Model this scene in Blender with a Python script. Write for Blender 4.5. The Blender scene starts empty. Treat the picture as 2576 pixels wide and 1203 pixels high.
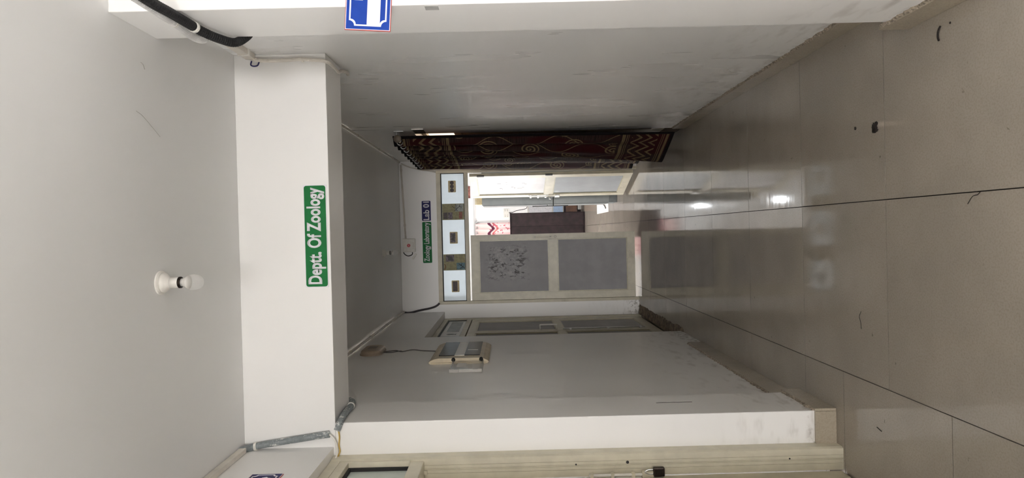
import bpy, bmesh, math, random
from mathutils import Vector, Matrix
random.seed(7)
S = bpy.context.scene
COL = S.collection
PI = math.pi

# ------------------------------------------------------------------ camera
cam_d = bpy.data.cameras.new('camera'); cam = bpy.data.objects.new('camera', cam_d); COL.objects.link(cam)
cam_d.sensor_fit = 'HORIZONTAL'; cam_d.sensor_width = 36.0
cam_d.lens = 36.0 * 1670.0 / 2576.0
cam_d.clip_start = 0.02
# the phone was held on its side: camera +X looks down, camera +Y looks right
R3 = Matrix(((-0.02449142, 0.99964994, 0.01000877),
             (-0.00538888, 0.00987961, -0.99993667),
             (-0.99968552, -0.02454381, 0.00514503)))
cam.matrix_world = Matrix.Translation((0, 0, 1.6)) @ R3.to_4x4()
S.camera = cam

# ------------------------------------------------------------------ world, exposure
W = bpy.data.worlds.new('sky'); S.world = W; W.use_nodes = True
W.node_tree.nodes['Background'].inputs[0].default_value = (1.0, 0.98, 0.967, 1)
W.node_tree.nodes['Background'].inputs[1].default_value = 30.0
S.view_settings.view_transform = 'Standard'
S.view_settings.look = 'None'
S.view_settings.gamma = 1.0
S.view_settings.use_curve_mapping = False
S.view_settings.exposure = 0.96
S.cycles.max_bounces = 11; S.cycles.diffuse_bounces = 9; S.cycles.glossy_bounces = 4
S.cycles.transmission_bounces = 6; S.cycles.transparent_max_bounces = 8
S.cycles.sample_clamp_indirect = 8.0
S.cycles.use_adaptive_sampling = True; S.cycles.adaptive_threshold = 0.1
S.cycles.caustics_reflective = False; S.cycles.caustics_refractive = False

# sampling portals in the unseen daylight openings (they guide the sky light, they do not add any)
def portal(name, loc, rot, sx, sy):
    l = bpy.data.lights.new(name, 'AREA'); l.shape = 'RECTANGLE'; l.size = sx; l.size_y = sy; l.cycles.is_portal = True
    o = bpy.data.objects.new(name, l); COL.objects.link(o); o.location = loc; o.rotation_euler = rot
portal('sky_portal_side_window', (-1.3, 0.15, 1.75), (0, -PI/2, 0), 0.8, 0.6)
portal('sky_portal_corridor_end', (0, -13.45, 1.47), (PI/2, 0, 0), 2.4, 2.95)
for _i, _y in enumerate((11.7,)): portal('sky_portal_window', (-3.22, _y, 1.7), (0, -PI/2, 0), 1.7, 1.0)

# ------------------------------------------------------------------ node helpers
def newmat(name):
    m = bpy.data.materials.new(name); m.use_nodes = True
    return m, m.node_tree, m.node_tree.nodes['Principled BSDF']
class NT:
    def __init__(s, nt): s.nt = nt
    def n(s, t, **kw):
        x = s.nt.nodes.new(t)
        for k, v in kw.items(): setattr(x, k, v)
        return x
    def plug(s, inp, v):
        if isinstance(v, (int, float)): inp.default_value = v
        elif isinstance(v, (tuple, list)): inp.default_value = v
        else: s.nt.links.new(v, inp)
    def m(s, op, a, b=0.0, c=0.0, clamp=False):
        x = s.n('ShaderNodeMath', operation=op, use_clamp=clamp)
        s.plug(x.inputs[0], a); s.plug(x.inputs[1], b); s.plug(x.inputs[2], c)
        return x.outputs[0]
    def ramp(s, v, lo, hi, a=0.0, b=1.0):
        x = s.n('ShaderNodeMapRange', interpolation_type='SMOOTHSTEP')
        s.plug(x.inputs[0], v); s.plug(x.inputs[1], lo); s.plug(x.inputs[2], hi); s.plug(x.inputs[3], a); s.plug(x.inputs[4], b)
        return x.outputs[0]
    def mix(s, f, a, b):
        x = s.n('ShaderNodeMix', data_type='RGBA')
        s.plug(x.inputs[0], f); s.plug(x.inputs[6], a); s.plug(x.inputs[7], b)
        return x.outputs[2]
    def pos(s): return s.n('ShaderNodeNewGeometry').outputs['Position']
    def scale(s, v, sc):
        x = s.n('ShaderNodeVectorMath', operation='MULTIPLY'); s.plug(x.inputs[0], v); x.inputs[1].default_value = sc
        return x.outputs[0]
    def noise(s, v, scale, detail=4.0, rough=0.55):
        x = s.n('ShaderNodeTexNoise'); s.plug(x.inputs['Vector'], v)
        x.inputs['Scale'].default_value = scale; x.inputs['Detail'].default_value = detail; x.inputs['Roughness'].default_value = rough
        return x.outputs['Fac']
    def bump(s, h, strength, dist):
        x = s.n('ShaderNodeBump'); s.plug(x.inputs['Height'], h)
        x.inputs['Strength'].default_value = strength; x.inputs['Distance'].default_value = dist
        return x.outputs[0]
    def sep(s, v):
        x = s.n('ShaderNodeSeparateXYZ'); s.plug(x.inputs[0], v); return x.outputs
def rgb(r, g, b):   # sRGB 0-255 to linear
    f = lambda c: (c/255/12.92) if c/255 <= 0.04045 else ((c/255+0.055)/1.055)**2.4
    return (f(r), f(g), f(b), 1.0)
MATS = {}
def plain(name, col, rough=0.5, metal=0.0, vary=0.06, nscale=30.0, bump=0.0, spec=0.5, grime=0.0):
    """a plain procedural material: noise variation of colour, optional fine bump and dark grime flecks"""
    m, nt, p = newmat(name); t = NT(nt)
    v = t.n('ShaderNodeTexCoord').outputs['Object']
    nz = t.noise(v, nscale)
    dark = tuple(c*(1-vary*2) for c in col[:3]) + (1,)
    lite = tuple(min(1, c*(1+vary)) for c in col[:3]) + (1,)
    c = t.mix(t.ramp(nz, 0.3, 0.7), dark, lite)
    if grime:
        g = t.ramp(t.noise(v, nscale*0.35, 6, 0.7), 0.56, 0.72, 0, grime)
        c = t.mix(g, c, rgb(96, 84, 66))
    nt.links.new(c, p.inputs['Base Color'])
    p.inputs['Roughness'].default_value = rough; p.inputs['Metallic'].default_value = metal
    p.inputs['Specular IOR Level'].default_value = spec
    if bump: nt.links.new(t.bump(nz, bump, 0.002), p.inputs['Normal'])
    MATS[name] = m
    return m
def paint(name, col, rough=0.34, streak=(4.0, 4.0, 0.9), dirt=0.5, bstr=0.03):
    """brushed distemper paint with uneven gloss, scuffs and dirt smears above the skirting"""
    m, nt, p = newmat(name); t = NT(nt)
    v = t.pos(); z = t.sep(v)[2]
    big = t.noise(v, 1.1, 1)
    st = t.noise(t.scale(v, streak), 1.2, 3, 0.55)
    c = t.mix(t.ramp(big, 0.3, 0.7), tuple(x*0.94 for x in col[:3]) + (1,), col)
    if not dirt:
        nt.links.new(c, p.inputs['Base Color']); p.inputs['Roughness'].default_value = rough
        MATS[name] = m; return m
    low = t.ramp(z, 0.08, 0.75, 1.0, 0.0)
    sm = t.ramp(t.noise(t.scale(v, (4.0, 4.0, 11.0)), 1.5, 3, 0.5), 0.50, 0.80)
    c = t.mix(t.m('MULTIPLY', t.m('MULTIPLY', sm, low), dirt), c, rgb(126, 114, 96))
    edge = t.ramp(z, 0.10, 0.16, 1.0, 0.0)
    ch = t.ramp(t.noise(v, 30, 2, 0.6), 0.5, 0.62)
    c = t.mix(t.m('MULTIPLY', t.m('MULTIPLY', edge, ch), dirt), c, rgb(92, 78, 60))
    nt.links.new(c, p.inputs['Base Color'])
    nt.links.new(t.ramp(st, 0.1, 0.9, rough - 0.03, rough + 0.07), p.inputs['Roughness'])
    nt.links.new(t.bump(t.noise(t.scale(v, streak), 7.0, 2, 0.5), bstr, 0.0015), p.inputs['Normal'])
    MATS[name] = m
    return m
def tile_mat(name, col, rough=0.13, seed=0.0):
    m, nt, p = newmat(name); t = NT(nt)
    v = t.pos()
    a = t.noise(v, 2.3, 5, 0.6); b = t.noise(v, 140, 2, 0.5); s = t.noise(v, 23, 3, 0.6)
    c = t.mix(t.ramp(a, 0.3, 0.7), tuple(x*0.86 for x in col[:3]) + (1,), col)
    c = t.mix(t.ramp(b, 0.4, 0.7, 0, 0.25), c, rgb(120, 110, 96))
    c = t.mix(t.ramp(s, 0.70, 0.76, 0, 0.55), c, rgb(70, 62, 52))
    obj = t.n('ShaderNodeObjectInfo').outputs['Random']
    c = t.mix(t.m('MULTIPLY', obj, 0.14), c, rgb(120, 112, 98))
    nt.links.new(c, p.inputs['Base Color'])
    sc = t.noise(t.scale(v, (1.0, 6.0, 1.0)), 5, 4, 0.6)
    nt.links.new(t.ramp(sc, 0.3, 0.75, rough, rough + 0.07), p.inputs['Roughness'])
    p.inputs['Specular IOR Level'].default_value = 0.55
    nt.links.new(t.bump(t.noise(v, 6, 2), 0.02, 0.01), p.inputs['Normal'])
    MATS[name] = m
    return m
def emit(name, col, strength):
    m, nt, p = newmat(name)
    p.inputs['Base Color'].default_value = col
    p.inputs['Emission Color'].default_value = col; p.inputs['Emission Strength'].default_value = strength
    MATS[name] = m
    return m
def glass(name, col=(0.95, 0.97, 0.97, 1), rough=0.05, alpha=0.3):
    """thin clear plastic or glass: part see-through, part glossy"""
    m, nt, p = newmat(name)
    p.inputs['Base Color'].default_value = col; p.inputs['Roughness'].default_value = rough
    p.inputs['Alpha'].default_value = alpha
    MATS[name] = m
    return m
def frosted(name, col, trans=0.75):
    m, nt, p = newmat(name); t = NT(nt)
    tr = t.n('ShaderNodeBsdfTranslucent'); tr.inputs[0].default_value = col
    v = t.n('ShaderNodeTexCoord').outputs['Object']
    nz = t.ramp(t.noise(v, 9, 5, 0.65), 0.35, 0.7, 0.86, 1.0)
    cc = t.mix(nz, tuple(x*0.8 for x in col[:3]) + (1,), col)
    nt.links.new(cc, tr.inputs[0]); nt.links.new(cc, p.inputs['Base Color'])
    p.inputs['Roughness'].default_value = 0.25
    mx = t.n('ShaderNodeMixShader'); mx.inputs[0].default_value = trans
    nt.links.new(p.outputs[0], mx.inputs[1]); nt.links.new(tr.outputs[0], mx.inputs[2])
    nt.links.new(mx.outputs[0], nt.nodes['Material Output'].inputs['Surface'])
    MATS[name] = m
    return m

WALL = paint('wall_paint', rgb(238, 237, 235))
WALLG = paint('wall_paint_gloss', rgb(238, 238, 237), rough=0.27, bstr=0.06, dirt=0.4)
CEIL = paint('ceiling_paint', rgb(228, 228, 227), rough=0.55, streak=(2, 2, 2), dirt=0.0, bstr=0.08)
LABW = paint('lab_paint', rgb(236, 236, 236), rough=0.4, dirt=0.0)
TILE = tile_mat('floor_tile', rgb(169, 160, 149), rough=0.04)
SKIRT = tile_mat('skirting_tile', rgb(176, 165, 147), rough=0.2)
GROUT = plain('grout', rgb(58, 52, 45), 0.9, bump=0.3)
CREAM = plain('cream_aluminium', rgb(208, 202, 182), 0.38, vary=0.05, nscale=9, grime=0.25)
CREAM2 = plain('dirty_cream_aluminium', rgb(198, 191, 170), 0.42, vary=0.06, nscale=7, grime=0.4)
BEAD = plain('cream_bead', rgb(190, 184, 158), 0.35, vary=0.05)
PANEL = plain('grey_laminate_panel', rgb(162, 161, 163), 0.5, vary=0.05, nscale=5, spec=0.25)
PANELW = plain('pale_laminate_panel', rgb(222, 222, 226), 0.25, vary=0.03, nscale=5)
PANELB = plain('blue_grey_laminate_panel', rgb(172, 178, 184), 0.25, vary=0.03, nscale=5)
GASKET = plain('black_rubber', rgb(20, 19, 18), 0.6)
METAL = plain('aluminium', rgb(200, 200, 198), 0.28, metal=1.0, vary=0.04)
DARKM = plain('dark_metal', rgb(52, 44, 38), 0.35, metal=0.8, vary=0.15)
BLACK = plain('black_plastic', rgb(16, 15, 15), 0.55, vary=0.2)
WPLASTIC = plain('white_plastic', rgb(224, 221, 214), 0.4, vary=0.03)
OFFPVC = plain('off_white_pvc', rgb(206, 200, 190), 0.45, vary=0.05, nscale=12)
GREYPVC = plain('grey_pvc_flaked', rgb(128, 135, 137), 0.5, vary=0.08, nscale=40)
_t = NT(GREYPVC.node_tree); _p = GREYPVC.node_tree.nodes['Principled BSDF']; _v = _t.n('ShaderNodeTexCoord').outputs['Object']
_src = _p.inputs['Base Color'].links[0].from_socket
GREYPVC.node_tree.links.new(_t.mix(_t.ramp(_t.noise(_t.scale(_v, (1, 1, 0.4)), 38, 5, 0.7), 0.56, 0.60), _src, rgb(206, 206, 204)), _p.inputs['Base Color'])
GREEN = plain('sign_green', rgb(12, 108, 52), 0.5, vary=0.03, spec=0.2)
NAVY = plain('sign_navy', rgb(28, 28, 88), 0.5, vary=0.03, spec=0.2)
BLUE = plain('sign_blue', rgb(22, 62, 154), 0.5, vary=0.03, spec=0.2)
SIGNW = plain('sign_white', rgb(228, 226, 232), 0.35, vary=0.02)
SIGNRED = plain('sign_red_edge', rgb(176, 62, 54), 0.4, vary=0.05)
RED = plain('logo_red', rgb(196, 34, 44), 0.4, vary=0.03)

# ------------------------------------------------------------------ geometry helpers
def link(o): COL.objects.link(o); return o
def tag(o, label=None, cat=None, group=None, kind=None):
    if label: o['label'] = label
    if cat: o['category'] = cat
    if group: o['group'] = group
    if kind: o['kind'] = kind
    return o
def thing(name, loc=(0, 0, 0), rotz=0.0, parent=None):
    o = bpy.data.objects.new(name, None); link(o)
    o.location = loc; o.rotation_euler = (0, 0, rotz); o.empty_display_size = 0.05
    if parent: o.parent = parent
    return o
def origin_of(o):
    v = Vector(o.location)
    while o.parent: o = o.parent; v = v + Vector(o.location)
    return v
def finish(name, bm, mat, parent=None, local=False, smooth=False, kind=None):
    """one mesh object. World coordinates unless local=True (then coordinates are the parent's)."""
    me = bpy.data.meshes.new(name)
    bmesh.ops.recalc_face_normals(bm, faces=bm.faces[:])
    if parent is None:
        xs = [v.co for v in bm.verts]
        c = Vector(((min(v.x for v in xs)+max(v.x for v in xs))/2, (min(v.y for v in xs)+max(v.y for v in xs))/2, min(v.z for v in xs)))
        bmesh.ops.translate(bm, verts=bm.verts[:], vec=-c)
    elif not local:
        c = origin_of(parent); bmesh.ops.translate(bm, verts=bm.verts[:], vec=-c)
    bm.to_mesh(me); bm.free()
    o = bpy.data.objects.new(name, me); link(o)
    if parent is None: o.location = c
    else: o.parent = parent
    for mm in (mat if isinstance(mat, (list, tuple)) else [mat]): me.materials.append(mm)
    if smooth:
        for p in me.polygons: p.use_smooth = True
    if kind: o['kind'] = kind
    return o
def bx(bm, lo, hi, bev=0.0):
    vs = [bm.verts.new((x, y, z)) for x in (lo[0], hi[0]) for y in (lo[1], hi[1]) for z in (lo[2], hi[2])]
    f = [(0, 1, 3, 2), (4, 6, 7, 5), (0, 4, 5, 1), (2, 3, 7, 6), (0, 2, 6, 4), (1, 5, 7, 3)]
    fs = [bm.faces.new([vs[i] for i in q]) for q in f]
    if bev > 0:
        es = list({e for q in fs for e in q.edges})
        bmesh.ops.bevel(bm, geom=es, offset=bev, segments=2, affect='EDGES', profile=0.6)
    return bm
def box(name, lo, hi, mat, parent=None, bev=0.0, local=False, kind=None, smooth=False):
    return finish(name, bx(bmesh.new(), lo, hi, bev), mat, parent, local, smooth, kind)
def boxes(name, bl, mat, parent=None, bev=0.0, local=False, kind=None):
    bm = bmesh.new()
    for lo, hi in bl: bx(bm, lo, hi, bev)
    return finish(name, bm, mat, parent, local, False, kind)
def catmull(pts, per=8):
    P = [Vector(p) for p in pts]; P = [P[0]*2-P[1]] + P + [P[-1]*2-P[-2]]; out = []
    for i in range(1, len(P)-2):
        for k in range(per):
            t = k/per
            out.append(0.5*((2*P[i]) + (P[i+1]-P[i-1])*t + (2*P[i-1]-5*P[i]+4*P[i+1]-P[i+2])*t*t + (-P[i-1]+3*P[i]-3*P[i+1]+P[i+2])*t*t*t))
    out.append(P[-2]); return out
def resample(pts, step):
    out = [pts[0]]; acc = 0.0
    for a, b in zip(pts, pts[1:]):
        L = (b-a).length
        if L == 0: continue
        d = step-acc
        while d <= L:
            out.append(a.lerp(b, d/L)); d += step
        acc = L-(d-step)
    out.append(pts[-1]); return out
def tube(bm, pts, r, n=10, corr=0.0, cap=True):
    """a swept round tube along points; corr > 0 makes it a corrugated hose"""
    pts = [Vector(p) for p in pts]; rings = []
    t0 = (pts[1]-pts[0]).normalized(); up = Vector((0, 0, 1)) if abs(t0.z) < 0.9 else Vector((1, 0, 0))
    a = t0.cross(up).normalized()
    for i, p in enumerate(pts):
        t = (pts[min(i+1, len(pts)-1)]-pts[max(i-1, 0)]).normalized()
        a = (a-t*a.dot(t)).normalized(); b = t.cross(a)
        rr = (r(i/(len(pts)-1)) if callable(r) else r)*(1+(corr if i % 2 else -corr))
        rings.append([bm.verts.new(p+(a*math.cos(2*PI*k/n)+b*math.sin(2*PI*k/n))*rr) for k in range(n)])
    for A, B in zip(rings, rings[1:]):
        for k in range(n): bm.faces.new((A[k], A[(k+1) % n], B[(k+1) % n], B[k]))
    if cap: bm.faces.new(rings[0][::-1]); bm.faces.new(rings[-1])
    return bm
def lathe(bm, prof, c, axis='Z', n=24, flip=1):
    """revolve (radius, height) pairs about an axis through c"""
    c = Vector(c); rings = []
    for r, h in prof:
        ring = []
        for k in range(n):
            ca, sa = math.cos(2*PI*k/n)*max(r, 1e-5), math.sin(2*PI*k/n)*max(r, 1e-5)
            d = {'Z': (ca, sa, h*flip), 'X': (h*flip, ca, sa), 'Y': (ca, h*flip, sa)}[axis]
            ring.append(bm.verts.new(c+Vector(d)))
        rings.append(ring)
    for A, B in zip(rings, rings[1:]):
        for k in range(n): bm.faces.new((A[k], A[(k+1) % n], B[(k+1) % n], B[k]))
    bm.faces.new(rings[0][::-1]); bm.faces.new(rings[-1])
    return bm
def extrude_poly(bm, poly, fn, d0, d1):
    """poly of (a,b); fn(a,b,d) -> world point; a slab between depths d0 and d1"""
    A = [bm.verts.new(fn(a, b, d0)) for a, b in poly]; B = [bm.verts.new(fn(a, b, d1)) for a, b in poly]
    bm.faces.new(A); bm.faces.new(B[::-1]); n = len(poly)
    for i in range(n): bm.faces.new((A[i], B[i], B[(i+1) % n], A[(i+1) % n]))
    return bm
def rrect(a0, a1, b0, b1, r, n=5):
    out = []
    for (ca, cb, s) in ((a1-r, b1-r, 0), (a0+r, b1-r, 1), (a0+r, b0+r, 2), (a1-r, b0+r, 3)):
        for k in range(n+1):
            t = (s+k/n)*PI/2; out.append((ca+r*math.cos(t), cb+r*math.sin(t)))
    return out
def text_mesh(name, body, fn, a0, a1, b0, b1, depth, mat, parent, off=0.012, local=False, cap_only=True):
    """lettering fitted into the box a0..a1, b0..b1 on a plane given by fn(a,b,d)"""
    cu = bpy.data.curves.new(name, 'FONT'); cu.body = body; cu.size = 1.0; cu.offset = off; cu.resolution_u = 4
    ob = bpy.data.objects.new('tmp', cu); link(ob)
    dg = bpy.context.evaluated_depsgraph_get(); me = bpy.data.meshes.new_from_object(ob.evaluated_get(dg))
    bpy.data.objects.remove(ob); bpy.data.curves.remove(cu)
    bm = bmesh.new(); bm.from_mesh(me); bpy.data.meshes.remove(me)
    xs = [v.co.x for v in bm.verts]; ys = [v.co.y for v in bm.verts]
    x0, x1, y0, y1 = min(xs), max(xs), min(ys), max(ys)
    r = bmesh.ops.extrude_face_region(bm, geom=bm.faces[:])
    top = {v for v in r['geom'] if isinstance(v, bmesh.types.BMVert)}
    for v in bm.verts:
        a = a0+(v.co.x-x0)/(x1-x0)*(a1-a0); b = b0+(v.co.y-y0)/(y1-y0)*(b1-b0)
        v.co = fn(a, b, depth if v in top else 0.0)
    return finish(name, bm, mat, parent, local)

# ------------------------------------------------------------------ dimensions of the place (metres; camera stands at the origin, corridor runs along +Y)
ZC = 2.93                 # ceiling
XR, XL = 0.905, -0.962    # corridor side walls
YF = 8.20                 # end wall with the laboratory door
PY0, PY1 = 3.28, 3.66     # cross beam and left pillar
YB = -13.0                 # where the corridor opens to daylight behind the camera
LY1 = 15.5                # back wall of the laboratory
st = lambda n, lo, hi, m, bev=0.0: box(n, lo, hi, m, None, bev, kind='structure')

# ---- floor: every tile its own piece on a grout bed
floor = thing('floor', (0, 0, -0.03)); tag(floor, kind='structure')
box('grout_bed', (-3.3, YB-0.4, -0.12), (1.75, LY1+0.15, -0.012), GROUT, floor)
TM = {}
def tile(x0, x1, y0, y1):
    w, d = round(x1-x0-0.004, 3), round(y1-y0-0.004, 3)
    if w < 0.02 or d < 0.02: return
    if (w, d) not in TM:
        bm = bx(bmesh.new(), (-w/2, -d/2, -0.012), (w/2, d/2, 0.0))
        me = bpy.data.meshes.new('tile'); bmesh.ops.recalc_face_normals(bm, faces=bm.faces[:]); bm.to_mesh(me); bm.free(); me.materials.append(TILE)
        TM[(w, d)] = me
    o = bpy.data.objects.new('tile', TM[(w, d)]); link(o); o.parent = floor
    o.location = ((x0+x1)/2, (y0+y1)/2, 0.03+random.uniform(-0.0004, 0.0004))
rows = [2.803+0.8*k for k in range(-21, 17)]
for a, b in zip(rows, rows[1:]):
    if b < YB-0.4 or a > LY1: continue
    a2, b2 = max(a, YB-0.4), min(b, LY1)
    if a2 < YF+0.02:
        b2c = b2
        tile(-0.71, 0.1, a2, b2c); tile(0.1, 0.91, a2, b2c)
        if b2c > PY0: tile(-1.25, -0.71, max(a2, 3.19), b2c)
        tile(0.91, 1.72, a2, b2c)
    else:
        for x in (-3.14, -2.33, -1.52, -0.71, 0.1, 0.91): tile(x, x+0.81, a2, b2)
y = 3.19
while y > YB-0.4:
    tile(-1.25, -0.71, max(y-0.785, YB-0.4), y); y -= 0.785

# ---- shell of the corridor
st('ceiling', (-1.30, YB-0.4, ZC), (1.15, YF+0.16, ZC+0.14), CEIL)
st('wall_right', (XR, 2.56, 0.0), (XR+0.18, 5.97, ZC), WALLG)
st('wall_right_lintel', (XR, 5.97, 2.42), (XR+0.18, 8.06, ZC), WALL)
st('wall_right_corner', (XR, 8.06, 0.0), (XR+0.18, YF, ZC), WALL)
st('wall_right_pilaster', (0.775, 2.25, 0.0), (XR+0.18, 2.56, ZC), WALL, 0.004)
st('wall_left', (XL-0.24, PY1, 0.0), (XL, 6.2, ZC), WALL)
st('wall_left_lintel', (XL-0.24, 6.2, 2.41), (XL, YF, ZC), WALL)
st('wall_left_recess', (-1.30, 6.2, 0.0), (-1.202, YF, 2.41), WALL)
st('wall_left_pillar', (-1.085, PY0, 0.0), (-0.922, PY1, 2.48), WALL, 0.005)
st('wall_left_pillar_back', (-1.25, PY0+0.065, 0.0), (-1.085, PY1, 2.48), WALL)
st('trim_1', (-1.25, PY0, 2.48), (XR, 3.57, ZC), WALL, 0.004)                # cross beam carrying the department sign
st('wall_left_above_door', (-1.30, 1.95, 2.49), (-1.04, PY0, ZC), WALL)
boxes('wall_left_near', [((-1.25, 0.45, 0.0), (-1.04, 1.95, ZC)), ((-1.25, YB, 0.0), (-1.04, -0.15, ZC)), ((-1.25, -0.15, 0.0), (-1.04, 0.45, 1.35)), ((-1.25, -0.15, 2.15), (-1.04, 0.45, ZC))], WALL, kind='structure')  # gap is an unseen side window, added and sized to brighten the right wall
# end wall around the double door
st('wall_front_left', (-1.30, YF, 0.0), (-0.872, YF+0.16, ZC), WALL)
st('wall_front_right', (0.785, YF, 0.0), (1.15, YF+0.16, ZC), WALL)
st('wall_front_top', (-0.872, YF, 2.478), (0.785, YF+0.16, ZC), WALL)
# corridor behind the camera, open to daylight at its end
st('wall_right_near', (0.95, YB, 0.0), (1.08, 2.25, ZC), WALL)
st('wall_left_light_stop', (-1.34, 1.6, -0.01), (-1.30, 3.7, ZC), WALL)  # unseen backing added behind the near door to stop sky light leaking through
st('wall_back_light_blocker', (-1.04, YB, 2.35), (0.95, YB+0.15, ZC), WALL)  # unseen partial end wall added to cut down the daylight reaching the beam
# room behind the curtain, kept shut and dark
st('wall_right_room', (1.08, 5.6, -0.01), (2.6, 8.5, 0.0), GROUT)
boxes('wall_right_room_shell', [((1.085, 5.55, 0.0), (2.6, 5.6, 2.6)), ((2.55, 5.6, 0.0), (2.6, 8.19, 2.6)), ((1.085, 5.55, 2.6), (2.6, 8.19, 2.65)), ((1.16, 8.14, 0.0), (2.6, 8.19, 2.6))], PANEL, kind='structure')
# laboratory shell
st('wall_back', (-3.2, LY1, 0.0), (1.72, LY1+0.15, 3.05), LABW)
st('wall_lab_right', (1.60, YF+0.16, 0.0), (1.72, LY1, 3.05), LABW)
st('wall_lab_front_left', (-3.2, YF+0.02, 0.0), (-1.30, YF+0.16, 3.05), LABW)
st('wall_lab_front_right', (1.15, YF+0.02, 0.0), (1.72, YF+0.16, 3.05), LABW)
st('ceiling_lab', (-3.2, YF+0.16, 3.05), (1.72, LY1+0.15, 3.15), LABW)
boxes('wall_lab_left', [((-3.2, YF+0.16, 0.0), (-3.06, LY1, 0.85)), ((-3.2, YF+0.16, 2.55), (-3.06, LY1, 3.05)),
      ((-3.2, YF+0.16, 0.85), (-3.06, 11.2, 2.55)), ((-3.2, 12.2, 0.85), (-3.06, LY1, 2.55))], LABW, kind='structure')
for i, (a, b) in enumerate(((11.2, 12.2),)):
    w = thing('window_%d' % (i+5), (-3.13, (a+b)/2, 0.85)); tag(w, kind='structure')
    boxes('window_frame', [((-3.16, a, 0.85), (-3.10, a+0.05, 2.55)), ((-3.16, b-0.05, 0.85), (-3.10, b, 2.55)), ((-3.16, a+0.05, 0.85), (-3.10, b-0.05, 0.90)), ((-3.16, a+0.05, 2.50), (-3.10, b-0.05, 2.55)), ((-3.15, (a+b)/2-0.03, 0.90), (-3.11, (a+b)/2+0.03, 2.50))], CREAM, w)

# ---- skirting tiles
def skirting(name, pieces, mat=SKIRT):
    b = thing(name, pieces[0][0]); tag(b, kind='structure')
    for lo, hi in pieces: box('skirting_tile', lo, hi, mat, b, 0.0015)
    return b
ys = [2.575, 2.803, 3.603, 4.403, 5.203, 5.96]
skirting('baseboard_right', [((XR-0.011, a+0.001, 0.0), (XR, b-0.001, 0.108)) for a, b in zip(ys, ys[1:])])
skirting('baseboard_right_pilaster', [((0.762, 2.24, 0.0), (0.775, 2.62, 0.118)), ((0.776, 2.237, 0.0), (0.9, 2.249, 0.118)), ((0.7625, 2.561, 0.0), (0.893, 2.574, 0.118))])
skirting('baseboard_left', [((XL, a+0.001, 0.0), (XL+0.012, b-0.001, 0.13)) for a, b in ((3.662, 4.383), (4.383, 5.183), (5.183, 5.52))])
skirting('baseboard_left_pillar', [((-0.922, 3.268, 0.0), (-0.909, 3.68, 0.104)), ((-1.083, 3.267, 0.0), (-0.923, 3.279, 0.104))])
CHIP = plain('broken_mortar', rgb(158, 146, 130), 0.95, vary=0.3, nscale=90, bump=0.9)
def mortar(name, fn, L, z, parent_name=None):
    """ragged mortar bead along the top of a skirting"""
    bm = bmesh.new(); n = int(L/0.02); rows_ = []
    for i in range(n+1):
        a = L*i/n; h = random.uniform(0.004, 0.016); d = random.uniform(0.006, 0.014)
        rows_.append([bm.verts.new(fn(a, 0.0, z-0.002)), bm.verts.new(fn(a, d, z-0.001)), bm.verts.new(fn(a, d*0.6, z+h*0.6)), bm.verts.new(fn(a, 0.0, z+h))])
    for A, B in zip(rows_, rows_[1:]):
        for k in range(3): bm.faces.new((A[k], A[k+1], B[k+1], B[k]))
    bm.faces.new(rows_[0]); bm.faces.new(rows_[-1][::-1])
    return bm
def mortar_child(base, fn, L, z):
    o = finish('mortar_bead', mortar('m', fn, L, z), CHIP, bpy.data.objects[base]); return o
mortar_child('baseboard_right', lambda a, d, z: Vector((XR-d, 2.6+a, z)), 3.35, 0.108)
mortar_child('baseboard_right_pilaster', lambda a, d, z: Vector((0.775-d, 2.25+a, z)), 0.36, 0.118)
mortar_child('baseboard_left', lambda a, d, z: Vector((XL+d, 3.68+a, z)), 1.83, 0.13)
mortar_child('baseboard_left_pillar', lambda a, d, z: Vector((-0.922+d, 3.285+a, z)), 0.375, 0.104)

# ------------------------------------------------------------------ doors
STAIN, _nt, _p = newmat('grey_panel_with_torn_sticker'); _t = NT(_nt)
_v = _t.n('ShaderNodeTexCoord').outputs['Object']; _s = _t.sep(_v)
_rx = _t.m('ABSOLUTE', _t.m('DIVIDE', _t.m('SUBTRACT', _s[0], 0.46), 0.25)); _rz = _t.m('ABSOLUTE', _t.m('DIVIDE', _t.m('SUBTRACT', _s[2], 1.62), 0.30))
_reg = _t.ramp(_t.m('MAXIMUM', _rx, _rz), 0.55, 1.0, 1.0, 0.0)
_a = _t.m('MULTIPLY', _reg, _t.ramp(_t.noise(_v, 22, 6, 0.7), 0.50, 0.58)); _b = _t.m('MULTIPLY', _reg, _t.ramp(_t.noise(_t.scale(_v, (1, 1, 0.45)), 34, 5, 0.7), 0.54, 0.60))
_c = _t.mix(_t.ramp(_t.noise(_v, 4), 0.3, 0.7), rgb(156, 155, 157), rgb(166, 165, 167))
_c = _t.mix(_t.m('MULTIPLY', _a, 0.7), _c, rgb(188, 187, 187)); _c = _t.mix(_t.m('MULTIPLY', _b, 0.85), _c, rgb(64, 62, 60))
_nt.links.new(_c, _p.inputs['Base Color']); _p.inputs['Roughness'].default_value = 0.5; _p.inputs['Specular IOR Level'].default_value = 0.25

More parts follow.
